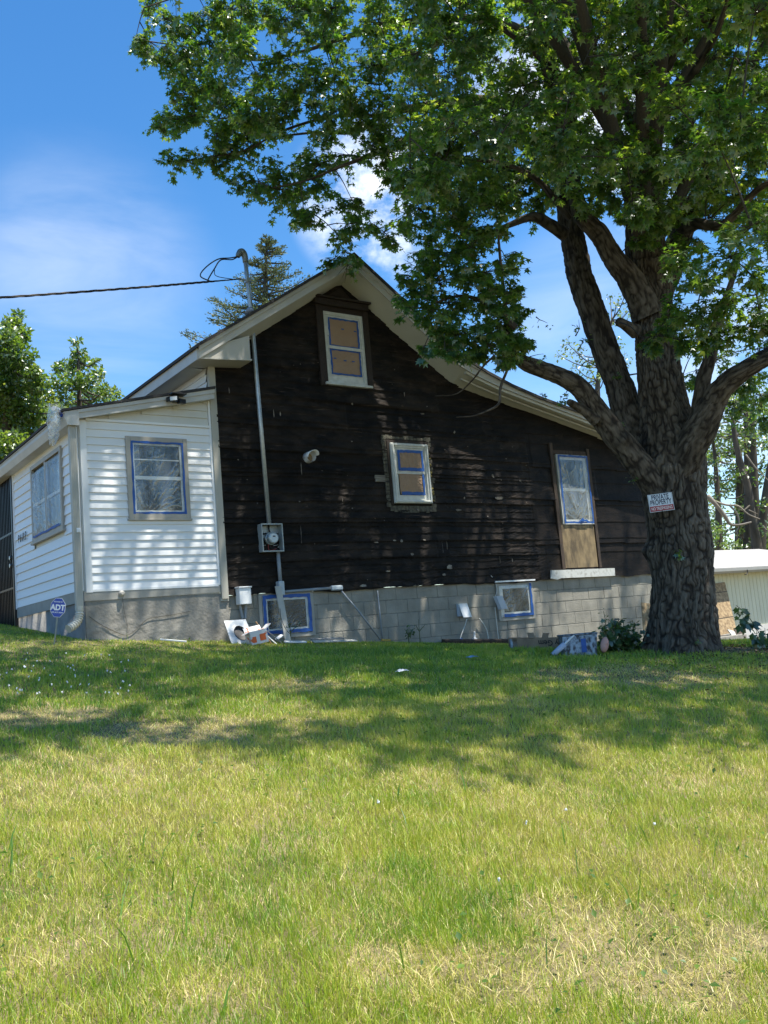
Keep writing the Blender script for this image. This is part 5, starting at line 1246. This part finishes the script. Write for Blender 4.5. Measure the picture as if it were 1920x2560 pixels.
# the drooping mass in front of the roof
for u, v, r in ((1080, 380, 50), (1150, 400, 52), (1060, 455, 50), (1130, 480, 54), (1200, 450, 54), (1046, 524, 46), (1104, 560, 52), (1170, 556, 54), (1240, 512, 50), (1064, 620, 40), (1118, 636, 52), (1182, 618, 48), (1232, 566, 36), (1100, 700, 52), (1164, 690, 54), (1222, 680, 42), (1052, 716, 34), (1066, 775, 42),
                (1120, 762, 54), (1186, 750, 54), (1236, 742, 40), (1086, 828, 36), (1140, 838, 46), (1200, 830, 44), (1246, 812, 34), (1060, 868, 18), (1112, 876, 22), (1190, 884, 26), (1250, 880, 24), (1294, 838, 18), (1024, 690, 20), (1030, 740, 24), (1262, 640, 24), (1276, 720, 22), (1300, 770, 16), (1220, 860, 30), (1286, 850, 24), (1280, 800, 26), (1262, 890, 24), (1290, 880, 14), (1272, 760, 24), (1310, 850, 14)):
    bl(u, v, r, rng.uniform(-1.5, -.5), int(2.3*r))
# low foliage around the trunk on the right
for u, v, r, q in ((1800, 275, 50, -4.6), (1850, 320, 52, -4.4), (1790, 350, 40, -4.2), (1890, 20, 50, -4.8), (1880, 565, 52, -3.8), (1820, 640, 52, -3.2), (1760, 700, 50, -2.6), (1700, 650, 40, -2.0), (1880, 690, 52, -3.0), (1820, 760, 50, -2.6), (1900, 780, 46, -2.4), (1740, 790, 46, -2.2), (1670, 800, 42, -1.6), (1640, 840, 34, -1.4), (1610, 850, 20, -1.2), (1860, 820, 42, -2.2), (1700, 850, 34, -1.6), (1790, 830, 36, -2.0),
                   (1720, 600, 40, -.6), (1780, 540, 46, -.5), (1860, 480, 46, -.8), (1910, 600, 46, -1.2), (1640, 560, 30, -.9), (1600, 600, 20, -.8), (1580, 520, 36, -1.0), (1520, 470, 30, -.9), (1560, 420, 40, -1.0), (1640, 430, 40, -1.0), (1480, 520, 22, .2), (1390, 480, 30, .6), (1340, 500, 36, .6), (1290, 470, 44, .5), (1320, 420, 46, .4), (1260, 420, 46, .2), (1490, 400, 36, .4), (1380, 400, 40, 1.0), (1460, 330, 40, .9),
                   (1740, 930, 30, 2.2), (1790, 900, 36, 2.4), (1850, 960, 44, 2.6), (1900, 990, 40, 2.8), (1830, 1010, 32, 2.6), (1890, 930, 40, 2.4), (1740, 870, 30, 2.0), (1900, 870, 40, 2.2), (1700, 960, 16, 1.6), (1780, 980, 26, 2.2), (1910, 1050, 30, 2.6)):
    bl(u, v, r, q, int(2.2*r) if q > -3 else int(1.6*r))
for u, v, r, q in ((2010, 800, 60, -1.2), (2080, 760, 60, -1.5), (2150, 730, 60, -1.6), (2230, 700, 60, -1.7), (2000, 700, 60, -1.4), (2100, 650, 70, -1.6), (2200, 620, 70, -1.5), (2010, 560, 70, -1.6), (2120, 520, 70, -1.0), (2040, 430, 70, -1.4), (2150, 400, 70, -.6), (2010, 300, 70, -.8), (2100, 240, 70, -.4), (2020, 120, 70, -.6), (2120, 60, 70, .2), (2240, 480, 70, -.6), (2260, 300, 70, 0.)):
    bl(u, v, r, q, 110)
# sprouts on the old wood
for u, v, r, q, n in ((1690, 1372, 14, -.45, 26), (1500, 1040, 10, -.5, 9), (1545, 1050, 10, -.35, 8), (1455, 860, 18, -.8, 16), (1450, 820, 14, -.8, 10), (1462, 905, 14, -.7, 10), (1400, 990, 18, -.6, 12), (1420, 975, 14, -.6, 8), (1355, 990, 14, -.7, 8), (1510, 1015, 12, -.3, 6), (1736, 1600, 18, -.5, 10), (1575, 1195, 6, -.4, 5), (1330, 890, 14, -.9, 10), (1640, 1640, 10, -.6, 6), (1540, 930, 8, .1, 6), (1350, 800, 8, -.9, 5), (1560, 760, 14, .0, 6)):
    bl(u, v, r, q, n, .62)
# crown above the picture: it shades the lawn and the wall
LIT = [ground_at(u, v)[:2] for u, v in ((420, 1704), (500, 1708), (600, 1708), (660, 1695), (850, 1702), (300, 1758), (200, 1768), (100, 1782), (20, 1795), (1150, 1640), (1240, 1650), (1480, 1655), (620, 1756), (760, 1760))]
for gx_ in np.arange(0.8, 15.5, .54):
    for gy_ in np.arange(-9.2, 3.0, .54):
        x, y = gx_+rng.uniform(-.28, .28), gy_+rng.uniform(-.28, .28)
        edge = np.interp(x, [0, 1.4, 2.8, 3.3, 3.8, 4.7, 6, 12, 16], [-4.5, -5.0, -5.5, -6.2, -6.7, -7.1, -7.4, -7.8, -7.6]) + rng.uniform(-.2, .45)
        if y < edge: continue
        if min(math.hypot(x-a, (y-b_)*.8) for a, b_ in LIT) < .36: continue
        if rng.random() < (.04 if y < -1.0 else (.46 if x < 5.6 else .93 if x < 9.5 else .62)): continue
        for tries in range(5):
            h = rng.uniform(6.5, 12.0); P = np.array([x, y, float(gz(x, y))+(1.2 if y > -.4 else 0)]) + SUN/SUN[2]*h
            if math.hypot(P[0]-10.5, P[1]+4.5) > 9.2: continue
            pu, pv, pw_ = proj(P)
            mg = 1.0*F/max(pw_, .5)
            if pw_ > 0 and -mg < pu < 1920+mg and pv > -mg: continue
            BL.append((P, .54, 300, 1.2)); break
nblob = len(BL)
twV, twQ, off = [], [], 0
LP, LA, LN, LS, LT = [], [], [], [], []
d0 = np.array([np.min(np.linalg.norm(allP-c, axis=1)) for c, *_ in BL]); BL = [BL[i] for i in np.argsort(d0)]
for (c, r, n, s) in BL:
    d = np.linalg.norm(allP-c, axis=1); j = int(np.argmin(d)); base = allP[j]
    if s >= .9: allP = np.vstack([allP, c, .5*(base+c)])
    nsub = max(2, int(n/16))
    stem = smooth_path([base, base*.5+c*.5+np.array([0, 0, .06*d[j]]), c], 5)
    if s < .9: stem = stem[-3:]
    V, Q = tube_arrays(stem, np.linspace(min(.018, .008+.004*d[j]), .004, len(stem)), 5); twV.append(V); twQ.append(Q+off); off += len(V)
    dirs = unit(nsub); dirs[:, 2] = dirs[:, 2]*.75-.12
    outward = (c-base)/(d[j]+.01); dirs = dirs+.35*outward
    for dv in dirs:
        e = c+dv*r*rng.uniform(.65, 1.9); st_ = c-outward*r*rng.uniform(0, .35)
        mid = .5*(st_+e)+np.array([0, 0, .07*r])
        seg = smooth_path([st_, mid, e], 4); V, Q = tube_arrays(seg, np.linspace(.005, .0022, len(seg)), 4); twV.append(V); twQ.append(Q+off); off += len(V)
        m = max(3, int(round(n/nsub))); f = rng.uniform(.2, 1.0, m)**.8
        idx = f*(len(seg)-1); i0 = np.minimum(idx.astype(int), len(seg)-2); p = seg[i0]*(1-(idx-i0))[:, None]+seg[i0+1]*(idx-i0)[:, None]
        u_ = unit(m); dn = (e-st_)/(np.linalg.norm(e-st_)+.001)
        a_ = .55*dn+.9*u_*np.array([1, 1, .4])+np.array([0, 0, -.55])
        p = p+a_/np.linalg.norm(a_, axis=1)[:, None]*rng.uniform(.03, .09, m)[:, None]
        nn = np.array([0, 0, 1.0])+.75*unit(m)+.18*SUN
        LP.append(p); LA.append(a_); LN.append(nn); LS.append(s*rng.uniform(.036, .082, m)*rng.uniform(.85, 1.1)); LT.append(np.clip(rng.normal(.45, .22, m)+rng.normal(0, .10)+(.0 if c[0] < 7.5 else .10), 0, 1))
LP, LA, LN, LS, LT = map(np.concatenate, (LP, LA, LN, LS, LT))
# keep leaves out of the house
inside = (LP[:, 1] > -.6) & (LP[:, 2] < np.interp(LP[:, 0], TOP[:, 0], TOP[:, 1])+.15) & (LP[:, 0] > 5) & (LP[:, 0] < 15)
LP, LA, LN, LS, LT = (q[~inside] for q in (LP, LA, LN, LS, LT))
V, T = leaf_arrays(LP, LA, LN, LS, star_leaf())
M_leaf = leafmat('sweetgum_leaf', [(.022, .058, .020), (.045, .100, .024), (.105, .165, .030)], [(.10, .28, .02), (.25, .46, .026), (.54, .66, .055)], .46, .38, .09)
print('leaves', len(LP), 'sprays', nblob)
link('crown', make_mesh('crown', V, tris=T, tint=np.repeat(LT, 11)), M_leaf, tree)
link('twigs', make_mesh('twigs', np.vstack(twV), quads=np.vstack(twQ), smooth=True), mat('twig_bark', (.045, .038, .03), .9), tree)

# warning sign on the trunk
cs_ = [tp(u, v, -.50) for u, v in ((1625.3, 1282.2), (1686.8, 1274.2), (1682.5, 1229.8), (1621, 1237.7))]
t = thing('warning_sign', 'white and red private property sign nailed to the big trunk', 'sign', tuple(np.mean(cs_, 0)))
o_, ex, ez = cs_[0], cs_[1]-cs_[0], cs_[3]-cs_[0]; Wd, Hd = np.linalg.norm(ex), np.linalg.norm(ez); ex, ez = ex/Wd, ez/Hd; ez = ez-ex*(ez@ex); ez /= np.linalg.norm(ez); en = np.cross(ex, ez)
if en@(CAM-o_) < 0: en = -en
b = MB(); b.obox(o_, ex*Wd, ez*Hd, en*.004); b.build('panel', M_signw, t, bevel=.002)
b = MB()
for a0, a1, b0, b1 in ((.02, .98, .02, .028), (.02, .98, .972, .98), (.02, .027, .028, .972), (.973, .98, .028, .972)): b.obox(o_+ex*Wd*a0+ez*Hd*b0+en*.004, ex*Wd*(a1-a0), ez*Hd*(b1-b0), en*.0012)
V, Fc = text_geo('PRIVATE', .098, .0022); k = .70*Wd/(V[:, 0].max()-V[:, 0].min()); b.add([o_+ex*(Wd*.49+v[0]*k)+ez*(Hd*.68+v[1]*.90)+en*.0052 for v in V], Fc)
V, Fc = text_geo('PROPERTY', .098, .0022); k = .86*Wd/(V[:, 0].max()-V[:, 0].min()); b.add([o_+ex*(Wd*.49+v[0]*k)+ez*(Hd*.395+v[1]*.90)+en*.0052 for v in V], Fc)
b.build('lettering', M_letd, t)
b = MB(); b.obox(o_+ex*Wd*.03+ez*Hd*.04+en*.004, ex*Wd*.94, ez*Hd*.29, en*.0022); b.build('red_band', M_red, t)
b = MB(); V, Fc = text_geo('NO TRESPASSING', .066, .0004); k = .84*Wd/(V[:, 0].max()-V[:, 0].min()); b.add([o_+ex*(Wd*.5+v[0]*k)+ez*(Hd*.10+v[1]*.85)+en*.0075 for v in V], Fc); b.build('lettering', M_letw, t)
b = MB()
for a_, c_2 in ((.49, .955), (.49, .03)): b.tube([o_+ex*Wd*a_+ez*Hd*c_2+en*.0, o_+ex*Wd*a_+ez*Hd*c_2+en*.010], .005, 8)
b.build('nail', M_ink, t)

# ================================================================== PLANTS
def leafy(name, label, cat, stems, nl, size, proto, cols, tcols, mname, spread=.12, group=None, stemmat=None, hang=-.2):
    """a small plant: stems (polylines) with leaves set along them"""
    base = stems[0][0]; t = thing(name, label, cat, tuple(base), group); b = MB(); P_, A_, N_, S_ = [], [], [], []
    for st_ in stems:
        sp = smooth_path(st_, 6); b.tube(sp, np.linspace(.008, .003, len(sp)), 5)
        f = rng.uniform(.15, 1, nl); idx = f*(len(sp)-1); i0 = np.minimum(idx.astype(int), len(sp)-2); p = sp[i0]*(1-(idx-i0))[:, None]+sp[i0+1]*(idx-i0)[:, None]
        a = unit(nl)+np.array([0, 0, hang]); p = p+a*spread*rng.uniform(.2, 1, nl)[:, None]
        P_.append(p); A_.append(a); N_.append(np.array([0, 0, .9])-.5*FW+.6*unit(nl)); S_.append(size*rng.uniform(.6, 1.15, nl))
    P_, A_, N_, S_ = map(np.concatenate, (P_, A_, N_, S_)); pr_ = proto(); V, T = leaf_arrays(P_, A_, N_, S_, pr_)
    m_ = MATS.get(mname) or leafmat(mname, cols, tcols, .4, .4, .08)
    link('leaves', make_mesh('leaves', V, tris=T, tint=np.repeat(rng.random(len(P_)), len(pr_[0]))), m_, t)
    b.build('stems', stemmat or mat('green_stem', (.08, .10, .04), .8), t); return t
GC = [(.02, .05, .015), (.04, .09, .02), (.07, .13, .03)]; GT = [(.06, .16, .02), (.12, .26, .03), (.2, .34, .04)]
c0 = dp(1555, 1640, 11.9); c0[2] = float(gz(c0[0], c0[1]))
st_ = []
for k in range(34):
    e = dp(rng.uniform(1500, 1612), rng.uniform(1545, 1628), rng.uniform(11.5, 12.2)); b0 = c0+RT*rng.uniform(-.22, .22); b0[2] = float(gz(b0[0], b0[1])); st_.append([b0, .5*(b0+e)+(0, 0, .06), e])
leafy('bush', 'dark leafy bush growing against the left foot of the big trunk', 'bush', st_, 20, .055, ivy_leaf, GC, GT, 'bush_leaf', .09)
c0 = dp(1512, 1625, 12.4); leafy('sapling', 'thin young sapling standing over the left side of the bush', 'sapling', [[c0, dp(1514, 1560, 12.4), dp(1509, 1527, 12.4)], [dp(1514, 1580, 12.4), dp(1503, 1565, 12.4)], [dp(1513, 1565, 12.4), dp(1527, 1556, 12.4)]], 14, .035, oval_leaf, GC, GT, 'bush_leaf', .06)
c0 = dp(1930, 1640, 12.2); leafy('vine', 'drooping vine with dark lobed leaves right of the trunk before the garage', 'vine', [[c0, dp(1893, 1575, 12.0), dp(1866, 1535, 11.9), dp(1840, 1513, 11.8)], [dp(1893, 1575, 12.0), dp(1870, 1556, 11.9), dp(1858, 1545, 11.8)], [c0, dp(1905, 1600, 12), dp(1885, 1600, 11.9)], [c0, dp(1900, 1610, 12), dp(1890, 1575, 11.9)], [c0, dp(1915, 1600, 12), dp(1912, 1570, 11.9)]], 15, .085, ivy_leaf, GC, GT, 'vine_leaf', .09, hang=-.8)
for k, (u, v, hu, hv, lab) in enumerate(((1022, 1603, 1020, 1568, 'leafy weed at the foundation right of the slanting conduit'), (1050, 1600, 1046, 1548, 'bare twiggy weed stem beside the leafy foundation weed'), (726, 1575, 724, 1555, 'small green weed in front of the left basement window'))):
    a = yp(u, v, -.22); a[2] = float(gz(a[0], -.22)); e = yp(hu, hv, -.24)
    st_ = [[a, .5*(a+e), e]]+[[.5*(a+e), .5*(a+e)+np.array([s_*.08, -.03, .10])] for s_ in (-1, 1.3)]
    leafy('weed', lab, 'weed', st_, (12, 2, 5)[k], (.06, .02, .05)[k], oval_leaf, GC, GT, 'bush_leaf', .04)
# low broadleaf weeds and clover in the lawn
x, y, tt = scatter(3000, 2.3, 13, .85); k = (fbm(x*.8, y*.8, 231, 3) > .52); x, y = x[k], y[k]
n = len(x); P_ = np.stack([x, y, gz(x, y)+rng.uniform(.015, .07, n)], -1); a = unit(n)*np.array([1, 1, .35]); V, T = leaf_arrays(P_, a, np.array([0, 0, 1.])+.5*unit(n), rng.uniform(.018, .045, n), oval_leaf())
leafmat('weed_leaf', [(.04, .10, .015), (.08, .15, .02), (.14, .22, .03)], GT, .4, .5, .03)
tag(link('broadleaf_weeds', make_mesh('broadleaf_weeds', V, tris=T, tint=np.repeat(rng.random(n), 4)), MATS['weed_leaf']), kind='stuff')
cv, cq, o_ = [], [], 0
for k in range(62):
    u, v = (rng.uniform(0, 330), rng.uniform(1650, 1760)) if k < 57 else (rng.uniform(900, 1700), rng.uniform(2000, 2300))
    p = ground_at(u, v); r = .008
    for e in range(4):
        q_ = unit(1)[0]*r*.7; V, Q = tube_arrays(np.array([p+q_+(0, 0, .07), p+q_+(0, 0, .076), p+q_+(0, 0, .081)]), [.002, .004, .001], 5); cv.append(V); cq.append(Q+o_); o_ += len(V)
tag(link('clover_flowers', make_mesh('clover_flowers', np.vstack(cv), quads=np.vstack(cq)), M_whpl), kind='stuff')
# leaf litter and mulch round the trunk
x = 10.49+rng.normal(0, 1.2, 2600); y = -4.6+rng.normal(0, .8, 2600); n = len(x); P_ = np.stack([x, y, gz(x, y)+.03], -1)
V, T = leaf_arrays(P_, unit(n)*np.array([1, 1, .3]), np.array([0, 0, 1.])+.6*unit(n), rng.uniform(.02, .05, n), oval_leaf())
leafmat('litter_leaf', [(.05, .035, .02), (.11, .075, .04), (.22, .16, .09)], [(.05, .03, .02)]*3, .1, .6, .02)
tag(link('leaf_litter', make_mesh('leaf_litter', V, tris=T, tint=np.repeat(rng.random(n)**1.5, 4)), MATS['litter_leaf']), kind='stuff')

# ================================================================== TREES BEYOND
def back_tree(name, label, blobs, t, trunk_pts, nleaf, size, cols, tcols, mname, group='trees beyond the house', dt=1.6, tw=.45, twig=True):
    base = dp(*trunk_pts[0][:2], t); tr = thing(name, label, 'tree', tuple(base), group)
    b = MB()
    P = np.array([dp(u, v, t) for u, v, w in trunk_pts]); R_ = np.array([w*.5*t/F for u, v, w in trunk_pts]); C = smooth_path(np.c_[P, R_], 5); b.tube(C[:, :3], C[:, 3], 10)
    Ps, As, Ns, Ss, Ts = [], [], [], [], []
    for u, v, r in blobs:
        c = dp(u, v, t+rng.uniform(-dt, dt)); rr_ = r*t/F; n = max(8, int(1.5*nleaf*(r/40)**2))
        j = np.argmin(np.linalg.norm(C[:, :3]-c, axis=1)); bp_ = C[j, :3]
        if twig:
            pth = smooth_path([bp_, bp_*.45+c*.55+np.array([0, 0, -.15]), c], 4); b.tube(pth, np.linspace(.04, .012, len(pth)), 5)
            for k in range(3):
                e = c+unit(1)[0]*rr_; b.tube([c, e], [.012, .005], 4)
        d = unit(n); rad = rng.random(n)**.45
        p = c+d*(rr_*rad)[:, None]*np.array([1, 1, .85])
        Ps.append(p); As.append(unit(n)+.5*d+np.array([0, 0, -.1])); Ns.append(np.array([0, 0, .8])+.9*unit(n)); Ss.append(size*rng.uniform(.6, 1.25, n)); Ts.append(np.clip(rng.normal(.5, .25, n)+rng.normal(0, .15), 0, 1))
    Ps, As, Ns, Ss, Ts = map(np.concatenate, (Ps, As, Ns, Ss, Ts)); V, T = leaf_arrays(Ps, As, Ns, Ss, oval_leaf())
    m_ = MATS.get(mname) or leafmat(mname, cols, tcols, tw, .4, .08)
    link('crown', make_mesh('crown', V, tris=T, tint=np.repeat(Ts, 4)), m_, tr)
    b.build('trunk', mat('far_bark', (.10, .085, .065), .9, vary=.4, vscale=6, bump=.4, bscale=12, stretch=(1, 1, .3)), tr, smooth=True)
    return tr
YC = [(.045, .085, .015), (.085, .145, .022), (.16, .22, .04)]; YT = [(.14, .28, .02), (.24, .40, .03), (.40, .50, .06)]
bl1 = [(28, 812, 26), (40, 845, 34), (10, 850, 40), (52, 890, 38), (20, 910, 46), (90, 960, 34), (60, 950, 46), (10, 970, 50), (100, 1000, 42), (60, 1020, 50), (110, 1050, 42), (20, 1050, 52), (80, 1090, 48), (30, 1120, 50), (120, 1100, 30), (0, 1170, 46), (-40, 900, 60), (-60, 1000, 70), (-60, 1120, 70), (-100, 950, 80), (150, 1030, 24), (140, 1075, 26), (45, 790, 16), (60, 830, 18), (82, 930, 22)]
back_tree('maple_tree', 'bright leafy tree at the left edge behind the porch gutter', bl1, 24, [(20, 1560, 44), (20, 1300, 34), (15, 1100, 24), (25, 950, 13), (32, 830, 6)], 420, .13, YC, YT, 'maple_leaf')
bl2 = [(192, 855, 14), (196, 882, 20), (208, 905, 22), (180, 912, 24), (150, 920, 20), (145, 955, 26), (240, 905, 14), (245, 935, 18), (220, 950, 28), (185, 955, 32), (260, 975, 24), (290, 985, 16), (285, 1010, 26), (240, 990, 30), (200, 1000, 34), (150, 1000, 30), (160, 1045, 34), (210, 1050, 34), (260, 1035, 30), (300, 1040, 18), (230, 1090, 34), (170, 1090, 36), (280, 1080, 28), (130, 1060, 26)]
back_tree('maple_tree', 'smaller round leafy tree showing just above the porch roof corner', bl2, 27, [(200, 1500, 30), (200, 1200, 22), (198, 1000, 12), (196, 880, 5)], 330, .13, YC, YT, 'maple_leaf')

# the conifer behind the ridge
t_ = 27.0
tr = thing('conifer', 'tall blue-green conifer rising behind the roof beside the mast', 'tree', tuple(dp(650, 1500, t_)), 'trees beyond the house')
P = np.array([dp(655, 1450, t_), dp(655, 1000, t_), dp(662, 760, t_), dp(667, 596, t_)]); b = MB(); C = smooth_path(P, 8); b.tube(C, np.linspace(.28, .012, len(C)), 8)
Ps, As, Ns, Ss = [], [], [], []
for k in range(165):
    f = rng.random()**.9; zfrac = f; pt_ = P[3]*(1-f)+dp(655, 1000, t_)*f
    ln = (.14+2.8*f**.85)*rng.uniform(.6, 1.12)
    a = rng.uniform(0, 2*math.pi); d = np.array([math.cos(a), math.sin(a), 0]); rise = rng.uniform(-.05, .30)
    e = pt_+d*ln+np.array([0, 0, ln*rise]); mid = pt_+d*ln*.55+np.array([0, 0, ln*rise*.30]); sp = smooth_path([pt_, mid, e], 8); b.tube(sp, np.linspace(.035, .006, len(sp)), 4)
    n = int(30+85*ln); fi = rng.uniform(.12, 1, n)**.8; idx = fi*(len(sp)-1); i0 = np.minimum(idx.astype(int), len(sp)-2); p = sp[i0]*(1-(idx-i0))[:, None]+sp[i0+1]*(idx-i0)[:, None]
    w = (.06+.26*np.sin(np.clip(fi, 0, 1)*math.pi*.85+.3))*min(1, ln)
    off_ = unit(n)*np.array([1, 1, .7]); p = p+off_*w[:, None]*rng.random(n)[:, None]
    dirn = (e-pt_)/np.linalg.norm(e-pt_); Ps.append(p); As.append(dirn*.8+.7*unit(n)+np.array([0, 0, .3])); Ns.append(unit(n)); Ss.append(rng.uniform(.05, .12, n))
Ps, As, Ns, Ss = map(np.concatenate, (Ps, As, Ns, Ss)); V, T = leaf_arrays(Ps, As, Ns, Ss, (np.array([(0, 0, 0), (.16, .5, .03), (0, 1, 0), (-.16, .5, .03)]), np.array([(0, 1, 2), (0, 2, 3)])))
leafmat('conifer_needles', [(.085, .135, .07), (.17, .21, .10), (.30, .29, .13)], [(.05, .10, .04), (.10, .15, .06), (.16, .17, .07)], .2, .7, .012)
link('crown', make_mesh('crown', V, tris=T, tint=np.repeat(np.clip(rng.normal(.5, .28, len(Ps)), 0, 1), 4)), MATS['conifer_needles'], tr); b.build('trunk', mat('far_bark', (.1, .085, .065)), tr, smooth=True)

# thin pale trees far behind the limb gap and the wood behind the garage
FC = [(.06, .10, .03), (.12, .17, .05), (.22, .26, .09)]; FT = [(.16, .28, .05), (.28, .40, .07), (.45, .52, .14)]
bl3 = [(1420, 860, 22), (1440, 880, 26), (1400, 890, 18), (1470, 900, 26), (1490, 870, 20), (1540, 760, 18), (1550, 800, 24), (1565, 730, 16), (1540, 860, 24), (1525, 740, 12), (1570, 780, 22), (1480, 930, 24), (1440, 920, 18), (1560, 900, 24), (1510, 940, 22), (1430, 950, 18), (1480, 960, 24)]
back_tree('birch_tree', 'sparse pale tree seen far off between the low limb and the leaning stem', bl3, 42, [(1500, 1400, 26), (1500, 1100, 20), (1495, 950, 12), (1530, 800, 6)], 75, .16, FC, FT, 'pale_leaf', dt=3)
WC = [(.03, .06, .015), (.06, .11, .02), (.13, .18, .035)]; WTt = [(.1, .22, .02), (.2, .36, .03), (.38, .48, .06)]
def woodblobs(u0, u1, v0, v1, n, r0, r1):
    return [(rng.uniform(u0, u1), rng.uniform(v0, v1), rng.uniform(r0, r1)) for _ in range(n)]
back_tree('wood_tree', 'grey forked trunk with a curved low limb behind the garage roof', [(1830, 1030, 24), (1860, 1050, 28), (1800, 1090, 20), (1880, 1080, 24), (1850, 1120, 26), (1820, 1170, 22), (1870, 1180, 20), (1800, 1240, 20), (1840, 1270, 16), (1870, 1030, 26), (1845, 1085, 24)], 36, [(1900, 1420, 24), (1893, 1360, 22), (1880, 1290, 20), (1870, 1220, 18), (1852, 1160, 16), (1838, 1100, 14), (1830, 1030, 9)], 60, .17, WC, WTt, 'wood_leaf', 'trees behind the garage', dt=2)
back_tree('wood_tree', 'dark upright trunk second from the right edge behind the garage', [(1890, 1000, 30), (1900, 1040, 28), (1860, 1000, 26), (1880, 1100, 20), (1905, 1150, 22), (1900, 1200, 18), (1840, 1000, 24)], 39, [(1895, 1420, 30), (1886, 1250, 24), (1880, 1100, 20), (1874, 1020, 14)], 60, .17, WC, WTt, 'wood_leaf', 'trees behind the garage', dt=2)
back_tree('wood_tree', 'slanting dark trunk at the right picture edge behind the garage', [(1930, 1000, 34), (1915, 1050, 26), (1935, 1120, 30), (1910, 1260, 22), (1925, 1320, 26), (1950, 1250, 40)], 37, [(1900, 1400, 26), (1908, 1290, 22), (1925, 1180, 20), (1950, 1050, 14)], 70, .17, WC, WTt, 'wood_leaf', 'trees behind the garage', dt=2)
back_tree('wood_tree', 'leafy tree right beside the big trunk above the garage', [(1780, 1120, 18), (1790, 1160, 22), (1775, 1200, 20), (1800, 1200, 22), (1785, 1250, 22), (1770, 1150, 16), (1830, 1150, 20), (1800, 1130, 18), (1820, 1220, 18), (1770, 1080, 16)], 38, [(1800, 1420, 20), (1796, 1280, 16), (1788, 1150, 10), (1780, 1080, 6)], 75, .17, WC, WTt, 'wood_leaf', 'trees behind the garage', dt=2)
back_tree('wood_tree', 'broad leafy tree filling the gap between the forked trunk and the big trunk', woodblobs(1760, 1930, 1060, 1390, 46, 16, 30), 44, [(1850, 1420, 30), (1850, 1250, 22), (1846, 1100, 14)], 120, .2, WC, WTt, 'wood_leaf', 'trees behind the garage', dt=2.5)
back_tree('wood_tree', 'thin-crowned tree high behind the right bough', woodblobs(1750, 1930, 980, 1130, 22, 16, 30), 40, [(1870, 1420, 22), (1868, 1200, 16), (1862, 1000, 8)], 90, .18, FC, FT, 'pale_leaf', 'trees behind the garage', dt=2.5)
for u0, lab in ((2060, 'tall leafy tree past the right end of the garage view'), (2350, 'wide leafy tree farther right behind the garage'), (2700, 'rounded leafy tree at the far right of the yard')):
    back_tree('wood_tree', lab, [(u0+rng.uniform(-130, 130), rng.uniform(930, 1380), rng.uniform(40, 62)) for _ in range(26)], 42, [(u0, 1430, 34), (u0, 1250, 26), (u0+8, 1050, 14)], 130, .24, WC, WTt, 'wood_leaf', 'trees behind the garage', dt=3)
for u0, lab in ((-330, 'broad leafy tree out past the left end of the porch'), (-700, 'rounded leafy tree far left of the porch')):
    back_tree('maple_tree', lab, [(u0+rng.uniform(-150, 150), rng.uniform(860, 1500), rng.uniform(55, 85)) for _ in range(24)], 30, [(u0, 1640, 50), (u0, 1300, 36), (u0+8, 1000, 18)], 150, .2, YC, YT, 'maple_leaf', 'trees beyond the house', dt=3)
tr = thing('dead_branch', 'bleached crooked dead branch hanging before the trees behind the garage', 'branch', tuple(dp(1780, 1240, 34)))
b = MB()
for pth, r in (([(1755, 1232), (1780, 1250), (1815, 1262), (1845, 1265), (1870, 1285), (1900, 1298)], .05), ([(1825, 1264), (1843, 1285), (1847, 1310), (1838, 1330), (1805, 1340)], .04), ([(1768, 1240), (1790, 1262), (1812, 1290), (1826, 1310), (1850, 1312), (1878, 1305)], .09), ([(1865, 1137), (1890, 1170), (1925, 1205)], .03), ([(1843, 1330), (1842, 1355)], .02), ([(1872, 1275), (1895, 1285)], .02)):
    P = smooth_path([dp(u, v, 33.5) for u, v in pth], 6); b.tube(P, np.linspace(r, r*.4, len(P)), 6)
b.build('wood', mat('bleached_wood', (.27, .23, .18), .8, vary=.3), tr, smooth=True)
def shrub(label, blobs, t, n, size, cols=WC, tcols=WTt, mname='wood_leaf'):
    return back_tree('shrub', label, blobs, t, [(blobs[0][0], blobs[0][1]+60, 8), (blobs[0][0], blobs[0][1], 5)], n, size, cols, tcols, mname, 'shrubs behind the garage', 1.0)
shrub('sunlit yellow-green shrub above the garage roof beside the trunk', [(1800, 1350, 26), (1780, 1340, 26), (1820, 1365, 22), (1770, 1365, 26), (1835, 1370, 18), (1800, 1320, 18)], 32, 160, .12, YC, YT, 'maple_leaf')
shrub('dark green shrub behind the grey forked trunk', [(1860, 1350, 26), (1880, 1330, 22), (1850, 1320, 18), (1905, 1350, 26), (1920, 1330, 30), (1880, 1365, 24)], 40, 130, .14)
for k, (u, lab) in enumerate(((1700, 'far green hedge bush hidden mostly by the trunk'), (1980, 'far green hedge bush at the right edge'))):
    shrub(lab, [(u+dx, v, 50) for dx in (-60, 0, 60) for v in (1330, 1390)], 48, 260, .2)
